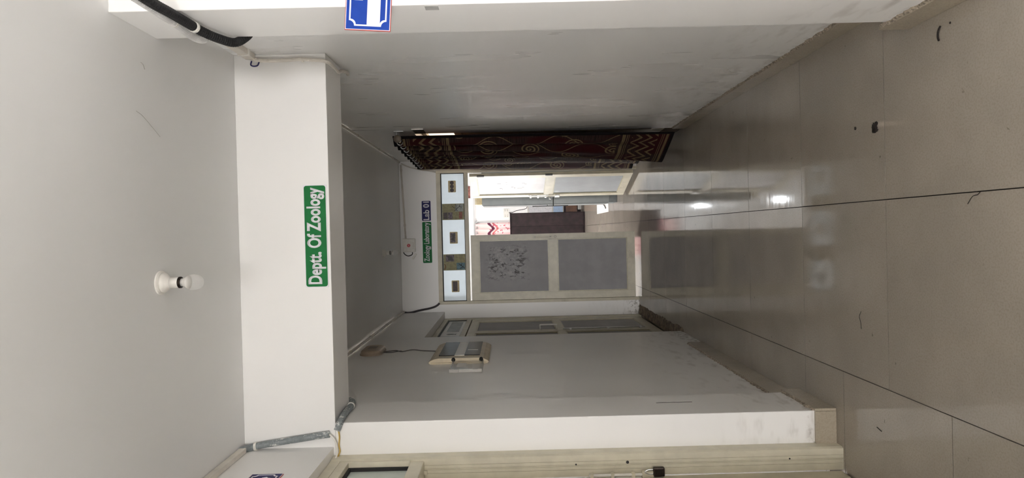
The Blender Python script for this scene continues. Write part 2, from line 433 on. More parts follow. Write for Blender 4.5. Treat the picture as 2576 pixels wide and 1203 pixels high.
def leaf(name, loc, rotz, W, z0, z1, stiles=(0.085, 0.085), top=0.095, mid=(1.0, 1.106), bot=0.093, up=PANEL, low=PANEL, T=0.042, mat=CREAM):
    d = thing(name, loc, rotz); tag(d, kind='structure')
    s0, s1 = stiles; L = dict(local=True)
    box('stile', (0, 0, z0), (s0, T, z1), mat, d, 0.002, **L); box('stile', (W-s1, 0, z0), (W, T, z1), mat, d, 0.002, **L)
    box('top_rail', (s0, 0.001, z1-top), (W-s1, T-0.001, z1), mat, d, 0.002, **L)
    box('middle_rail', (s0, 0.001, mid[0]), (W-s1, T-0.001, mid[1]), mat, d, 0.002, **L)
    box('bottom_rail', (s0, 0.001, z0), (W-s1, T-0.001, z0+bot), mat, d, 0.002, **L)
    for (a, b, m) in ((mid[1], z1-top, up), (z0+bot, mid[0], low)):
        pnl = box('panel', (s0, T/2-0.006, a), (W-s1, T/2+0.006, b), m, d, 0.0, **L)
        q = []
        for y0, y1 in ((0.005, T/2-0.006), (T/2+0.006, T-0.005)):
            q += [((s0, y0, a), (s0+0.012, y1, b)), ((W-s1-0.012, y0, a), (W-s1, y1, b)), ((s0+0.012, y0, a), (W-s1-0.012, y1, a+0.012)), ((s0+0.012, y0, b-0.012), (W-s1-0.012, y1, b))]
        bd = boxes('glazing_bead', q, BEAD, d, 0.0, **L)
    return d

# laboratory double door: frame, transom pane, closed left leaf, right leaf swung into the room
fr = thing('trim_2', (0, YF, 0)); tag(fr, kind='structure')
box('jamb', (-0.871, 8.185, 0.0), (-0.834, 8.25, 2.477), CREAM2, fr, 0.003); box('jamb', (0.748, 8.185, 0.0), (0.784, 8.25, 2.477), CREAM2, fr, 0.003)
box('frame_head', (-0.834, 8.186, 2.424), (0.748, 8.25, 2.477), CREAM2, fr, 0.003)
box('transom_bar', (-0.834, 8.186, 2.088), (0.748, 8.25, 2.134), CREAM2, fr, 0.003)
boxes('gasket', [((-0.834, 8.197, 2.412), (0.748, 8.205, 2.424)), ((-0.834, 8.197, 2.134), (0.748, 8.205, 2.140)), ((-0.834, 8.197, 2.14), (-0.826, 8.205, 2.412)), ((0.740, 8.197, 2.14), (0.748, 8.205, 2.412))], GASKET, fr)
w1 = thing('window_1', (0, 8.21, 2.134)); tag(w1, kind='structure')
FROST = frosted('white_film_on_glass', (0.84, 0.90, 0.95, 1), 0.7)
box('pane', (-0.834, 8.206, 2.134), (0.748, 8.211, 2.424), FROST, w1)
d1 = leaf('door_1', (-0.832, 8.200, 0.0), 0, 0.808, 0.042, 2.068, (0.087, 0.068), 0.098, (1.0, 1.106), 0.093, STAIN, PANEL)
hd = box('handle_plate', (0.758, -0.003, 1.06), (0.778, 0.0, 1.30), CREAM2, d1, 0.001, local=True)
bm = bmesh.new()
for z in (1.085, 1.275): lathe(bm, [(0.007, 0), (0.007, 0.006), (0.0, 0.008)], (0.768, -0.003, z), 'Y', 10, -1)
finish('screw', bm, METAL, hd, local=True)
bm = bmesh.new()
for k in range(6): lathe(bm, [(0.0035, 0), (0.0035, 0.002)], (0.768+0.013*math.cos(k*PI/3), -0.0005, 1.025+0.013*math.sin(k*PI/3)), 'Y', 8, -1)
finish('screw_holes', bm, BLACK, d1, local=True)
d2 = leaf('door_2', (0.742, 8.245, 0.0), math.radians(107), 0.785, 0.035, 2.068, (0.09, 0.085), 0.085, (1.0, 1.106), 0.093, PANELW, PANELB)
T2 = 0.042
for z in (1.93, 1.08):
    box('hinge', (-0.012, T2-0.01, z-0.045), (0.02, T2+0.004, z+0.045), BLACK, d2, 0.001, local=True)
bo = box('bolt_plate', (0.715, T2, 1.05), (0.765, T2+0.004, 1.32), METAL, d2, 0.001, local=True)
bm = bmesh.new(); tube(bm, [(0.742, T2+0.016, 0.98), (0.742, T2+0.016, 1.31)], 0.008, 10)
finish('bolt_rod', bm, METAL, bo, local=True)
boxes('bolt_bracket', [((0.722, T2+0.004, z), (0.762, T2+0.026, z+0.02)) for z in (1.08, 1.18, 1.28)], METAL, bo, local=True)
bm = bmesh.new(); tube(bm, [(0.742, T2+0.016, 1.04), (0.742, T2+0.05, 1.04), (0.742, T2+0.055, 1.02)], 0.007, 8)
finish('bolt_knob', bm, METAL, bo, local=True)
lk = box('latch', (0.722, T2, 0.90), (0.772, T2+0.02, 0.965), METAL, d2, 0.003, local=True)
PEN = plain('pencil_marks', rgb(120, 116, 122), 0.7)
bm = bmesh.new(); rnd = random.Random(3)
for (x, z, w, h) in ((0.30, 1.68, 0.008, 0.05), (0.33, 1.60, 0.006, 0.012), (0.47, 1.67, 0.012, 0.03), (0.42, 1.52, 0.01, 0.03), (0.45, 1.50, 0.03, 0.008), (0.29, 1.37, 0.006, 0.04), (0.33, 1.35, 0.006, 0.03), (0.45, 1.38, 0.006, 0.03), (0.48, 1.41, 0.006, 0.06), (0.26, 1.60, 0.006, 0.02), (0.49, 1.66, 0.02, 0.006)):
    bx(bm, (x, T2/2+0.006, z), (x+w, T2/2+0.0066, z+h))
finish('pencil_scribble', bm, PEN, d2, local=True)

# side door in the left recess
fr3 = thing('trim_3', (-1.13, 7.2, 0)); tag(fr3, kind='structure')
box('jamb', (-1.10, 8.09, 0.0), (-1.045, 8.195, 2.405), CREAM2, fr3, 0.003); box('jamb', (-1.10, 6.205, 0.0), (-1.045, 6.27, 2.405), CREAM2, fr3, 0.003)
box('frame_head', (-1.10, 6.27, 2.355), (-1.045, 8.09, 2.405), CREAM2, fr3, 0.003)
box('transom_bar', (-1.10, 6.27, 2.07), (-1.045, 8.09, 2.125), CREAM2, fr3, 0.003)
boxes('gasket', [((-1.063, 6.27, 2.343), (-1.056, 8.09, 2.355)), ((-1.063, 8.075, 2.125), (-1.056, 8.09, 2.343)), ((-1.063, 6.27, 2.125), (-1.056, 8.075, 2.131))], GASKET, fr3)
w2 = thing('window_2', (-1.07, 7.2, 2.125)); tag(w2, kind='structure')
box('pane', (-1.072, 6.27, 2.125), (-1.067, 8.09, 2.355), frosted('pale_film_on_glass', (0.86, 0.89, 0.89, 1), 0.35), w2)
L3 = (-1.055, 7.085, 0.0)
d3 = leaf('door_3', L3, PI/2, 1.0, 0.03, 2.062, (0.075, 0.16), 0.085, (1.02, 1.10), 0.10)
ha = finish('handle', tube(bmesh.new(), catmull([(0.035, 0, 1.28), (0.035, -0.045, 1.285), (0.035, -0.055, 1.27), (0.035, -0.055, 1.12), (0.035, -0.045, 1.105), (0.035, 0, 1.11)], 5), 0.008, 8), WPLASTIC, d3, local=True, smooth=True)
tb = finish('tower_bolt', tube(bmesh.new(), [(0.015, -0.012, 0.16), (0.015, -0.012, 1.04)], 0.007, 8), METAL, d3, local=True)
boxes('bolt_bracket', [((0.0, -0.018, z), (0.032, 0.0, z+0.02)) for z in (0.2, 0.55, 0.95)], METAL, tb, local=True)
d3b = leaf('door_4', (-1.055, 6.275, 0.0), PI/2, 0.80, 0.03, 2.062, (0.075, 0.075), 0.085, (1.02, 1.10), 0.10)
CEMENT = plain('rough_cement', rgb(120, 106, 90), 0.95, vary=0.25, nscale=18, bump=0.8, grime=0.8)
def rubble(name, x0, x1, y0, y1, zf, mat, nx=6, ny=36, jit=0.012, parent=None):
    """a ragged, uneven strip of cement"""
    bm = bmesh.new(); G = []
    for j in range(ny+1):
        row = []
        for i in range(nx+1):
            e = (i in (0, nx)) or (j in (0, ny))
            row.append(bm.verts.new((x0+(x1-x0)*i/nx+(random.uniform(-jit, jit) if i == nx else 0), y0+(y1-y0)*j/ny, 0.0005 if (i == nx or j in (0, ny)) else zf(i/nx)*random.uniform(0.6, 1.3))))
        G.append(row)
    for a, b in zip(G, G[1:]):
        for i in range(nx): bm.faces.new((a[i], a[i+1], b[i+1], b[i]))
    return finish(name, bm, mat, parent)
th = rubble('trim_4', -1.04, -0.93, 6.12, 8.18, lambda s: 0.022*(1-s*0.6), CEMENT); th['kind'] = 'structure'

# near left door
fr4 = thing('trim_5', (-1.14, 3.2, 0)); tag(fr4, kind='structure')
def jamb_profile(x0, x1, y0, yb, grooves):
    pts = [(x0, yb), (x0, y0+0.014), (x0-0.006, y0)]
    for g in grooves: pts += [(g+0.0012, y0), (g+0.0008, y0+0.0025), (g-0.0008, y0+0.0025), (g-0.0012, y0)]
    return pts+[(x1, y0), (x1, yb)]
bm = extrude_poly(bmesh.new(), jamb_profile(-1.082, -1.192, 3.205, 3.343, (-1.118, -1.135, -1.141, -1.158)), lambda a, b, d: Vector((a, b, d)), 0.0, 2.488)
jb = finish('jamb', bm, CREAM, fr4)
bm = bmesh.new()
for x, z, r in ((-1.128, 1.05, 0.0075), (-1.133, 1.30, 0.0042), (-1.132, 0.262, 0.0042)): lathe(bm, [(r, 0.0), (r, 0.0015)], (x, 3.2055, z), 'Y', 14, -1)
finish('drill_hole', bm, BLACK, jb)
box('frame_head', (-1.192, 2.02, 2.44), (-1.086, 3.205, 2.488), CREAM, fr4, 0.003)
box('transom_bar', (-1.192, 2.02, 2.035), (-1.096, 3.205, 2.10), CREAM, fr4, 0.004)
box('jamb', (-1.192, 1.955, 0.0), (-1.086, 2.02, 2.488), CREAM, fr4, 0.003)
box('catch', (-1.16, 3.19, 2.02), (-1.14, 3.204, 2.045), CREAM, fr4, 0.002)
box('sash', (-1.150, 3.186, 2.10), (-1.089, 3.204, 2.44), CREAM, fr4, 0.002); box('sash', (-1.150, 2.02, 2.396), (-1.089, 3.186, 2.44), CREAM, fr4, 0.002)
boxes('gasket', [((-1.14, 3.174, 2.10), (-1.114, 3.186, 2.396)), ((-1.14, 2.02, 2.384), (-1.114, 3.174, 2.396))], GASKET, fr4)
w3 = thing('window_3', (-1.17, 2.6, 2.10)); tag(w3, kind='structure')
box('pane', (-1.136, 2.02, 2.10), (-1.130, 3.174, 2.384), frosted('pale_green_film', (0.80, 0.86, 0.82, 1), 0.3), w3)
d5 = leaf('door_5', (-1.237, 3.199, 0.0), -PI/2, 1.175, 0.012, 2.03, (0.085, 0.085), 0.085, (1.0, 1.1), 0.13, PANELW, PANELW, mat=CREAM2)
T5 = 0.042
al = box('bolt_plate', (0.004, T5, 0.99), (0.034, T5+0.004, 1.25), WPLASTIC, d5, 0.001, local=True)
finish('bolt_rod', tube(bmesh.new(), [(0.016, T5+0.014, 0.90), (0.016, T5+0.014, 1.24)], 0.007, 10), WPLASTIC, al, local=True)
boxes('bolt_bracket', [((0.004, T5+0.004, z), (0.03, T5+0.024, z+0.016)) for z in (1.02, 1.12, 1.22)], CREAM, al, local=True)
hp = box('hasp', (0.0, T5, 0.93), (0.024, T5+0.03, 0.985), CREAM2, d5, 0.002, local=True)
pl = thing('padlock', (-1.168, 3.178, 0.875)); tag(pl, 'small dark metal padlock hanging on the hasp of the near cream door', 'padlock')
finish('shackle', tube(bmesh.new(), catmull([(-1.178, 3.178, 0.93), (-1.178, 3.178, 0.955), (-1.168, 3.178, 0.972), (-1.158, 3.178, 0.955), (-1.158, 3.178, 0.93)], 5), 0.0042, 8), METAL, pl, smooth=True)
box('lock_body', (-1.190, 3.166, 0.878), (-1.146, 3.190, 0.932), DARKM, pl, 0.006)

# double door in the right wall, half hidden by the curtain
fr6 = thing('trim_6', (1.0, 7.0, 0)); tag(fr6, kind='structure')
box('jamb', (0.985, 8.0, 0.0), (1.05, 8.058, 2.418), CREAM2, fr6, 0.003); box('jamb', (0.985, 5.973, 0.0), (1.05, 6.03, 2.418), CREAM2, fr6, 0.003)
box('frame_head', (0.985, 6.03, 2.385), (1.05, 8.0, 2.418), CREAM2, fr6, 0.003); box('transom_bar', (0.985, 6.03, 2.04), (1.05, 8.0, 2.11), CREAM2, fr6, 0.003)
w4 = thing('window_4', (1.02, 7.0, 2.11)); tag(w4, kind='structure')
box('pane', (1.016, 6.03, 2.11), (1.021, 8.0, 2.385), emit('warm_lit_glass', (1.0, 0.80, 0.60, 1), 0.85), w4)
leaf('door_6', (0.998, 6.84, 0.0), -PI/2, 0.80, 0.02, 2.035, (0.2, 0.075), 0.085, (1.0, 1.1), 0.13, PANEL, PANEL, mat=CREAM2)

# ------------------------------------------------------------------ signs
far = lambda a, b, d: Vector((a, YF-d, b))
def wall_sign(name, label, fn, a0, a1, b0, b1, col, body, ta, tb, depth=0.004, r=0.012, margin=0.004, off=0.012):
    c = fn((a0+a1)/2, b0, 0)
    s = thing(name, c); tag(s, label, 'sign')
    finish('backing', extrude_poly(bmesh.new(), rrect(a0, a1, b0, b1, 0.003), fn, 0.0, depth), SIGNW, s)
    finish('face', extrude_poly(bmesh.new(), rrect(a0+margin, a1-margin, b0+margin, b1-margin, r), fn, depth, depth+0.0012), col, s)
    def fo(a, b, d): return fn(a, b, depth+0.0012+d)
    text_mesh('lettering', body, fo, a0+ta[0], a1-ta[1], b0+tb[0], b1-tb[1], 0.001, SIGNW, s, off)
    return s
wall_sign('sign_board', 'green sign on the cross beam reading Deptt. Of Zoology in white', lambda a, b, d: Vector((a, PY0-d, b)), -0.248, 0.258, 2.492, 2.606, GREEN, 'Deptt. Of Zoology', (0.016, 0.013), (0.010, 0.014), off=0.032)
wall_sign('sign_board', 'small green sign above the far door reading Zoology Laboratory', far, -0.355, 0.158, 2.545, 2.665, GREEN, 'Zoology Laboratory', (0.02, 0.012), (0.012, 0.02), off=0.028)
wall_sign('sign_board', 'small navy blue sign above the far door reading Lab 01', far, 0.164, 0.418, 2.548, 2.665, NAVY, 'Lab 01', (0.012, 0.012), (0.022, 0.020), off=0.028)
def notched(a0, a1, b0, b1, r, n=5):
    """rectangle whose corners are scooped inwards"""
    out = []
    for (ca, cb, s) in ((a1, b1, 3), (a0, b1, 4), (a0, b0, 5), (a1, b0, 6)):
        arc = [(ca+r*math.cos((s-k/n)*PI/2), cb+r*math.sin((s-k/n)*PI/2)) for k in range(n+1)]
        out += arc
    return out
def ring_poly(bm, P, Q, fn, d0, d1):
    """closed band between outline P and outline Q"""
    n = len(P); V = [[bm.verts.new(fn(a, b, d)) for a, b in X] for X in (P, Q) for d in (d0, d1)]
    for i in range(n):
        j = (i+1) % n
        bm.faces.new((V[1][i], V[1][j], V[3][j], V[3][i])); bm.faces.new((V[0][j], V[0][i], V[2][i], V[2][j]))
        bm.faces.new((V[0][i], V[0][j], V[1][j], V[1][i])); bm.faces.new((V[2][j], V[2][i], V[3][i], V[3][j]))
    return bm
def blue_sign(name, label, fn, w, h, white_band, body, tbox):
    s = thing(name, fn(w/2, 0, 0)); tag(s, label, 'sign')
    finish('backing', extrude_poly(bmesh.new(), [(-0.002, -0.002), (w+0.002, -0.002), (w+0.002, h+0.002), (-0.002, h+0.002)], fn, 0.0, 0.004), SIGNRED, s)
    finish('edge', extrude_poly(bmesh.new(), [(0, 0), (w, 0), (w, h), (0, h)], fn, 0.004, 0.005), SIGNW, s)
    finish('face', extrude_poly(bmesh.new(), [(0.002, 0.002), (w-0.002, 0.002), (w-0.002, h-0.002), (0.002, h-0.002)], fn, 0.005, 0.006), BLUE if white_band else NAVY, s)
    finish('border_line', ring_poly(bmesh.new(), notched(0.012, w-0.012, 0.012, h-0.012, 0.018), notched(0.017, w-0.017, 0.017, h-0.017, 0.018), fn, 0.006, 0.007), SIGNW, s)
    if white_band: finish('white_band', extrude_poly(bmesh.new(), [(0.016, white_band[0]), (w-0.016, white_band[0]), (w-0.016, white_band[1]), (0.016, white_band[1])], fn, 0.006, 0.0072), SIGNW, s)
    return s
ca, sa = math.cos(math.radians(-4.0)), math.sin(math.radians(-4.0))
bs = blue_sign('sign_board', 'tilted blue and white sign board cut off at the pilaster by the frame edge', lambda a, b, d: Vector((0.688+a*ca-b*sa, 2.249-d, 1.983+a*sa+b*ca)), 0.42, 0.15, (0.034, 0.078), None, None)
finish('lettering', extrude_poly(bmesh.new(), [(0.098, 0.094), (0.122, 0.094), (0.122, 0.122), (0.098, 0.122)], lambda a, b, d: Vector((0.688+a*ca-b*sa, 2.249-d, 1.983+a*sa+b*ca)), 0.006, 0.0072), SIGNW, bs)
fnl = lambda a, b, d: Vector((-1.04+d, 2.51+a, 2.615+b))
bs2 = blue_sign('sign_board', 'navy blue sign board with white scalloped border on the wall above the near door', fnl, 0.40, 0.135, None, None, None)
finish('lettering', extrude_poly(bmesh.new(), [(0.30, 0.035), (0.345, 0.035), (0.35, 0.05), (0.36, 0.055), (0.352, 0.075), (0.33, 0.07), (0.32, 0.10), (0.30, 0.09)], fnl, 0.006, 0.0072), SIGNW, bs2)

# ------------------------------------------------------------------ cards and pictures stuck to the transom pane
PAPER = plain('cream_card', rgb(206, 190, 150), 0.6, vary=0.08, nscale=40)
DPIC = plain('dark_print', rgb(62, 44, 42), 0.5, vary=0.5, nscale=60)
DPIC2 = plain('grey_violet_print', rgb(112, 96, 104), 0.5, vary=0.5, nscale=45)
OLIVE = plain('olive_print', rgb(150, 144, 104), 0.55, vary=0.15, nscale=30)
TEAL = plain('blue_green_print', rgb(84, 122, 132), 0.5, vary=0.2, nscale=30)
RUST = plain('rust_print', rgb(150, 82, 60), 0.5, vary=0.3, nscale=40)
ink = plain('ink_black', rgb(26, 22, 22), 0.5)
pane = lambda a, b, d: Vector((a, 8.2055-d, b))
def pr(name, poly, m, parent, d=0.0012, d0=0.0006): return finish(name, extrude_poly(bmesh.new(), poly, pane, d0, d), m, parent)
R_ = lambda a0, a1, b0, b1: [(a0, b0), (a1, b0), (a1, b1), (a0, b1)]
def circ(a, b, r, n=16): return [(a+r*math.cos(2*PI*k/n), b+r*math.sin(2*PI*k/n)) for k in range(n)]
def card(label, a0, a1, b0, b1):
    c = thing('picture_card', pane((a0+a1)/2, b0, 0)); tag(c, label, 'card')
    finish('card', extrude_poly(bmesh.new(), rrect(a0, a1, b0, b1, 0.008), pane, 0.0, 0.0006), PAPER, c); return c
c = card('cream card with three round dark pictures on the far transom glass', 0.512, 0.656, 2.235, 2.330)
for a in (0.63, 0.585, 0.538): pr('print', circ(a, 2.284, 0.024), DPIC, c)
pr('dot', circ(0.526, 2.243, 0.004, 8), ink, c)
c = card('cream card with a dark animal photograph in the middle of the far transom glass', -0.122, 0.023, 2.228, 2.326)
pr('print', R_(-0.108, 0.012, 2.256, 2.318), DPIC2, c)
pr('animal_print', [(-0.085, 2.262), (-0.07, 2.27), (-0.02, 2.266), (0.0, 2.275), (-0.01, 2.30), (-0.04, 2.292), (-0.07, 2.305), (-0.09, 2.29)], ink, c, 0.0016, 0.0012)
pr('dot', circ(-0.108, 2.238, 0.004, 8), ink, c)
c = card('cream card with a dark brown picture at the left end of the far transom glass', -0.722, -0.577, 2.222, 2.317)
pr('print', R_(-0.712, -0.588, 2.246, 2.302), DPIC, c); pr('dot', circ(-0.71, 2.232, 0.004, 8), ink, c)
def poster(label, a0, a1):
    c = thing('poster', pane((a0+a1)/2, 2.14, 0)); tag(c, label, 'poster')
    finish('sheet', extrude_poly(bmesh.new(), R_(a0, a1, 2.141, 2.411), pane, 0.0, 0.0006), OLIVE, c); return c
c = poster('olive picture strip with branching plant sketch on the right of the transom', 0.172, 0.372)
pr('print', R_(0.182, 0.265, 2.345, 2.398), DPIC, c); pr('print', R_(0.182, 0.265, 2.285, 2.34), DPIC2, c); pr('print', R_(0.187, 0.268, 2.165, 2.205), RUST, c); pr('print', R_(0.275, 0.365, 2.15, 2.25), plain('pale_print', rgb(160, 164, 156), 0.5, vary=0.15, nscale=40), c)
bm = bmesh.new()
for P in ([(0.28, 2.26), (0.31, 2.23), (0.335, 2.20), (0.36, 2.185)], [(0.31, 2.23), (0.32, 2.265), (0.34, 2.285)], [(0.335, 2.20), (0.325, 2.17)], [(0.32, 2.24), (0.35, 2.24), (0.365, 2.25)], [(0.3, 2.24), (0.28, 2.22)]):
    tube(bm, [pane(a, b, 0.0018) for a, b in P], 0.0026, 6)
finish('plant_sketch', bm, ink, c)
c = poster('olive picture strip with a blue green insect picture on the left of the transom', -0.452, -0.252)
pr('print', R_(-0.342, -0.262, 2.28, 2.38), DPIC2, c); pr('animal_print', [(-0.33, 2.29), (-0.29, 2.3), (-0.27, 2.34), (-0.28, 2.37), (-0.30, 2.35), (-0.33, 2.345)], ink, c, 0.0016, 0.0012)
pr('print', R_(-0.445, -0.36, 2.146, 2.25), TEAL, c)
bm = bmesh.new()
for P in ([(-0.43, 2.15), (-0.41, 2.17), (-0.39, 2.20), (-0.37, 2.22)], [(-0.41, 2.17), (-0.43, 2.21)], [(-0.39, 2.195), (-0.37, 2.18)]):
    tube(bm, [pane(a, b, 0.0018) for a, b in P], 0.004, 6)
finish('insect_sketch', bm, ink, c)
bm = bmesh.new(); tube(bm, catmull([pane(-0.37, 2.40, 0.0018), pane(-0.40, 2.385, 0.0018), pane(-0.43, 2.395, 0.0018), pane(-0.445, 2.40, 0.0018)], 4), 0.004, 6)
finish('worm_sketch', bm, RUST, c)
# sheets behind the side door's transom
sp = lambda a, b, d: Vector((-1.0665+d, a, b))
c = thing('poster', sp(7.5, 2.14, 0)); tag(c, 'white sheet with a pale grey picture on the side door transom', 'poster')
finish('sheet', extrude_poly(bmesh.new(), R_(6.9, 8.04, 2.135, 2.338), sp, 0, 0.0008), plain('white_sheet', rgb(238, 238, 236), 0.5, vary=0.03), c)
finish('print', extrude_poly(bmesh.new(), R_(7.22, 7.98, 2.165, 2.30), sp, 0.0008, 0.0014), plain('grey_print', rgb(142, 148, 148), 0.45, vary=0.12, nscale=12), c)
finish('fish_print', extrude_poly(bmesh.new(), [(7.02, 2.285), (7.06, 2.26), (7.06, 2.22), (7.04, 2.195), (7.08, 2.175), (7.03, 2.185), (6.98, 2.175), (7.01, 2.195), (7.0, 2.22), (6.99, 2.26)], sp, 0.0008, 0.0014), plain('fish_print', rgb(62, 70, 58), 0.5, vary=0.4, nscale=60), c)

# ------------------------------------------------------------------ ceiling lamps (unlit bulbs in batten holders)
BULB = glass('bulb_glass', (0.86, 0.86, 0.85, 1), 0.06, 0.14)
def bulb_lamp(label, x, y):
    l = thing('ceiling_lamp', (x, y, ZC)); tag(l, label, 'lamp', 'ceiling bulbs')
    c = (x, y, ZC)
    finish('ceiling_plate', lathe(bmesh.new(), [(0.046, 0.0), (0.046, 0.006), (0.040, 0.010)], c, 'Z', 28, -1), WPLASTIC, l, smooth=False)
    finish('rose', lathe(bmesh.new(), [(0.038, 0.010), (0.037, 0.018), (0.030, 0.026), (0.022, 0.032), (0.0205, 0.040)], c, 'Z', 28, -1), WPLASTIC, l, smooth=True)
    finish('socket', lathe(bmesh.new(), [(0.0215, 0.040), (0.0215, 0.070), (0.021, 0.072)], c, 'Z', 24, -1), WPLASTIC, l, smooth=True)
    finish('collar', lathe(bmesh.new(), [(0.0222, 0.072), (0.0222, 0.079), (0.017, 0.080)], c, 'Z', 24, -1), DARKM, l, smooth=True)
    b = finish('bulb', lathe(bmesh.new(), [(0.016, 0.079), (0.017, 0.088), (0.022, 0.098), (0.028, 0.108), (0.031, 0.122), (0.030, 0.137), (0.025, 0.150), (0.016, 0.159), (0.006, 0.163), (0.0, 0.1635)], c, 'Z', 28, -1), BULB, l, smooth=True)
    finish('bulb_neck', lathe(bmesh.new(), [(0.0145, 0.079), (0.0155, 0.088), (0.0205, 0.098), (0.0262, 0.1075), (0.0, 0.1085)], c, 'Z', 24, -1), WPLASTIC, b, smooth=True)
    return l
bulb_lamp('bare bulb in a white holder on the ceiling in front of the beam', -0.160, 2.535)
bulb_lamp('bare bulb in a white holder on the dim ceiling beyond the beam', -0.185, 7.02)

# ------------------------------------------------------------------ conduits and cables
def hose(name, label, pts, r, mat, corr=0.06, step=0.005, per=10, n=12, cat='conduit'):
    o = thing(name, pts[0]); tag(o, label, cat)
    P = resample(catmull(pts, per), step)
    finish('hose', tube(bmesh.new(), P, r, n, corr), mat, o, smooth=(corr == 0))
    return o
def saddle(parent, p, axis, r, mat=WPLASTIC, w=0.012):
    """clip: a band around the pipe with two feet"""
    ax = Vector(axis).normalized()
    finish('clip', tube(bmesh.new(), [Vector(p)-ax*w/2, Vector(p)+ax*w/2], r*1.14, 14), mat, parent)
BLK = plain('black_corrugated', rgb(18, 18, 20), 0.55, vary=0.1)
WHC = plain('white_corrugated', rgb(206, 205, 203), 0.5, vary=0.06)
h1 = hose('black_conduit', 'thick black corrugated conduit sagging along the top of the right pilaster', [(0.748, 1.98, 2.70), (0.748, 2.10, 2.70), (0.75, 2.20, 2.695), (0.75, 2.30, 2.69), (0.747, 2.39, 2.68), (0.744, 2.47, 2.655), (0.750, 2.545, 2.625), (0.79, 2.60, 2.60), (0.84, 2.66, 2.60), (0.88, 2.76, 2.62)], 0.0165, BLK)
saddle(h1, (0.7485, 2.345, 2.686), (0.0, 1, -0.1), 0.0172)
h2 = hose('white_conduit', 'white corrugated conduit beside the black one on the right pilaster', [(0.752, 1.98, 2.735), (0.752, 2.10, 2.735), (0.752, 2.22, 2.738), (0.755, 2.32, 2.742), (0.757, 2.42, 2.755), (0.757, 2.50, 2.757), (0.765, 2.555, 2.75), (0.80, 2.60, 2.75), (0.86, 2.64, 2.76)], 0.0125, WHC)
saddle(h2, (0.755, 2.318, 2.742), (0, 1, 0.05), 0.013)
tr = thing('cable_trunking', (0.89, 2.95, 2.80)); tag(tr, 'flat off white cable trunking on the right wall between pilaster and beam', 'trunking')
box('channel', (0.876, 2.70, 2.818), (0.9045, 3.262, 2.862), OFFPVC, tr, 0.002)
boxes('clip', [((0.872, 3.17, 2.812), (0.9045, 3.186, 2.868))], WPLASTIC, tr, 0.001)
h3 = hose('flexible_conduit', 'white flexible conduit running down the beam end at the right wall', [(0.885, 3.262, 2.835), (0.872, 3.258, 2.81), (0.868, 3.258, 2.76), (0.868, 3.258, 2.68), (0.872, 3.260, 2.60), (0.868, 3.260, 2.54), (0.862, 3.258, 2.49), (0.855, 3.268, 2.462), (0.848, 3.34, 2.455), (0.845, 3.42, 2.452), (0.87, 3.50, 2.455), (0.885, 3.60, 2.45), (0.888, 3.66, 2.46)], 0.0088, OFFPVC, 0.03, 0.004)
saddle(h3, (0.8685, 3.260, 2.585), (0, 0, 1), 0.0095, OFFPVC, 0.008)
BWIRE = plain('blue_wire', rgb(40, 38, 92), 0.5)
o = finish('wire_loop', tube(bmesh.new(), catmull([(0.868, 3.262, 2.835), (0.850, 3.258, 2.838), (0.842, 3.256, 2.825), (0.845, 3.256, 2.805), (0.862, 3.258, 2.797)], 6), 0.0035, 8), BWIRE, smooth=True)
tag(o, 'small loop of dark blue wire at the top of the beam by the right trunking', 'wire')
# left of the beam
trl = thing('cable_trunking', (-1.03, 2.9, 2.9)); tag(trl, 'off white cable trunking along the ceiling corner above the near door', 'trunking')
bm = bx(bmesh.new(), (-1.039, 1.9, 2.895), (-1.012, 3.215, 2.928), 0.006); finish('channel', bm, OFFPVC, trl)
h4 = hose('grey_conduit', 'grey corrugated conduit with peeling paint down the left end of the beam', [(-1.022, 3.205, 2.915), (-1.025, 3.235, 2.912), (-1.026, 3.255, 2.895), (-1.018, 3.262, 2.85), (-1.005, 3.262, 2.76), (-0.992, 3.262, 2.66), (-0.978, 3.262, 2.56), (-0.972, 3.262, 2.505)], 0.0165, GREYPVC, 0.035, 0.004)
saddle(h4, (-1.0215, 3.261, 2.868), (0.1, 0, -1), 0.0175)
h5 = hose('grey_conduit', 'short grey corrugated conduit bending under the beam to the left wall', [(-0.955, 3.262, 2.468), (-0.925, 3.275, 2.456), (-0.905, 3.34, 2.456), (-0.903, 3.44, 2.458), (-0.903, 3.54, 2.460), (-0.903, 3.62, 2.474), (-0.91, 3.68, 2.50)], 0.0165, GREYPVC, 0.035, 0.004)
saddle(h5, (-0.903, 3.53, 2.460), (0, 1, 0.02), 0.0175)
YEL = plain('yellow_wire', rgb(190, 158, 74), 0.5)
o = finish('white_wire', tube(bmesh.new(), catmull([(-0.972, 3.262, 2.505), (-0.99, 3.258, 2.485), (-1.01, 3.256, 2.474), (-1.04, 3.254, 2.468), (-1.07, 3.25, 2.468), (-1.088, 3.24, 2.475)], 6), 0.0045, 8), WPLASTIC, smooth=True)
tag(o, 'white wire drooping from the left beam conduit to the near door', 'wire')
o = finish('yellow_wire', tube(bmesh.new(), catmull([(-0.955, 3.27, 2.462), (-0.99, 3.272, 2.459), (-1.03, 3.272, 2.462), (-1.06, 3.27, 2.458), (-1.083, 3.262, 2.466)], 6), 0.0035, 8), YEL, smooth=True)
tag(o, 'yellow wire running from the left conduit to the near door frame', 'wire')
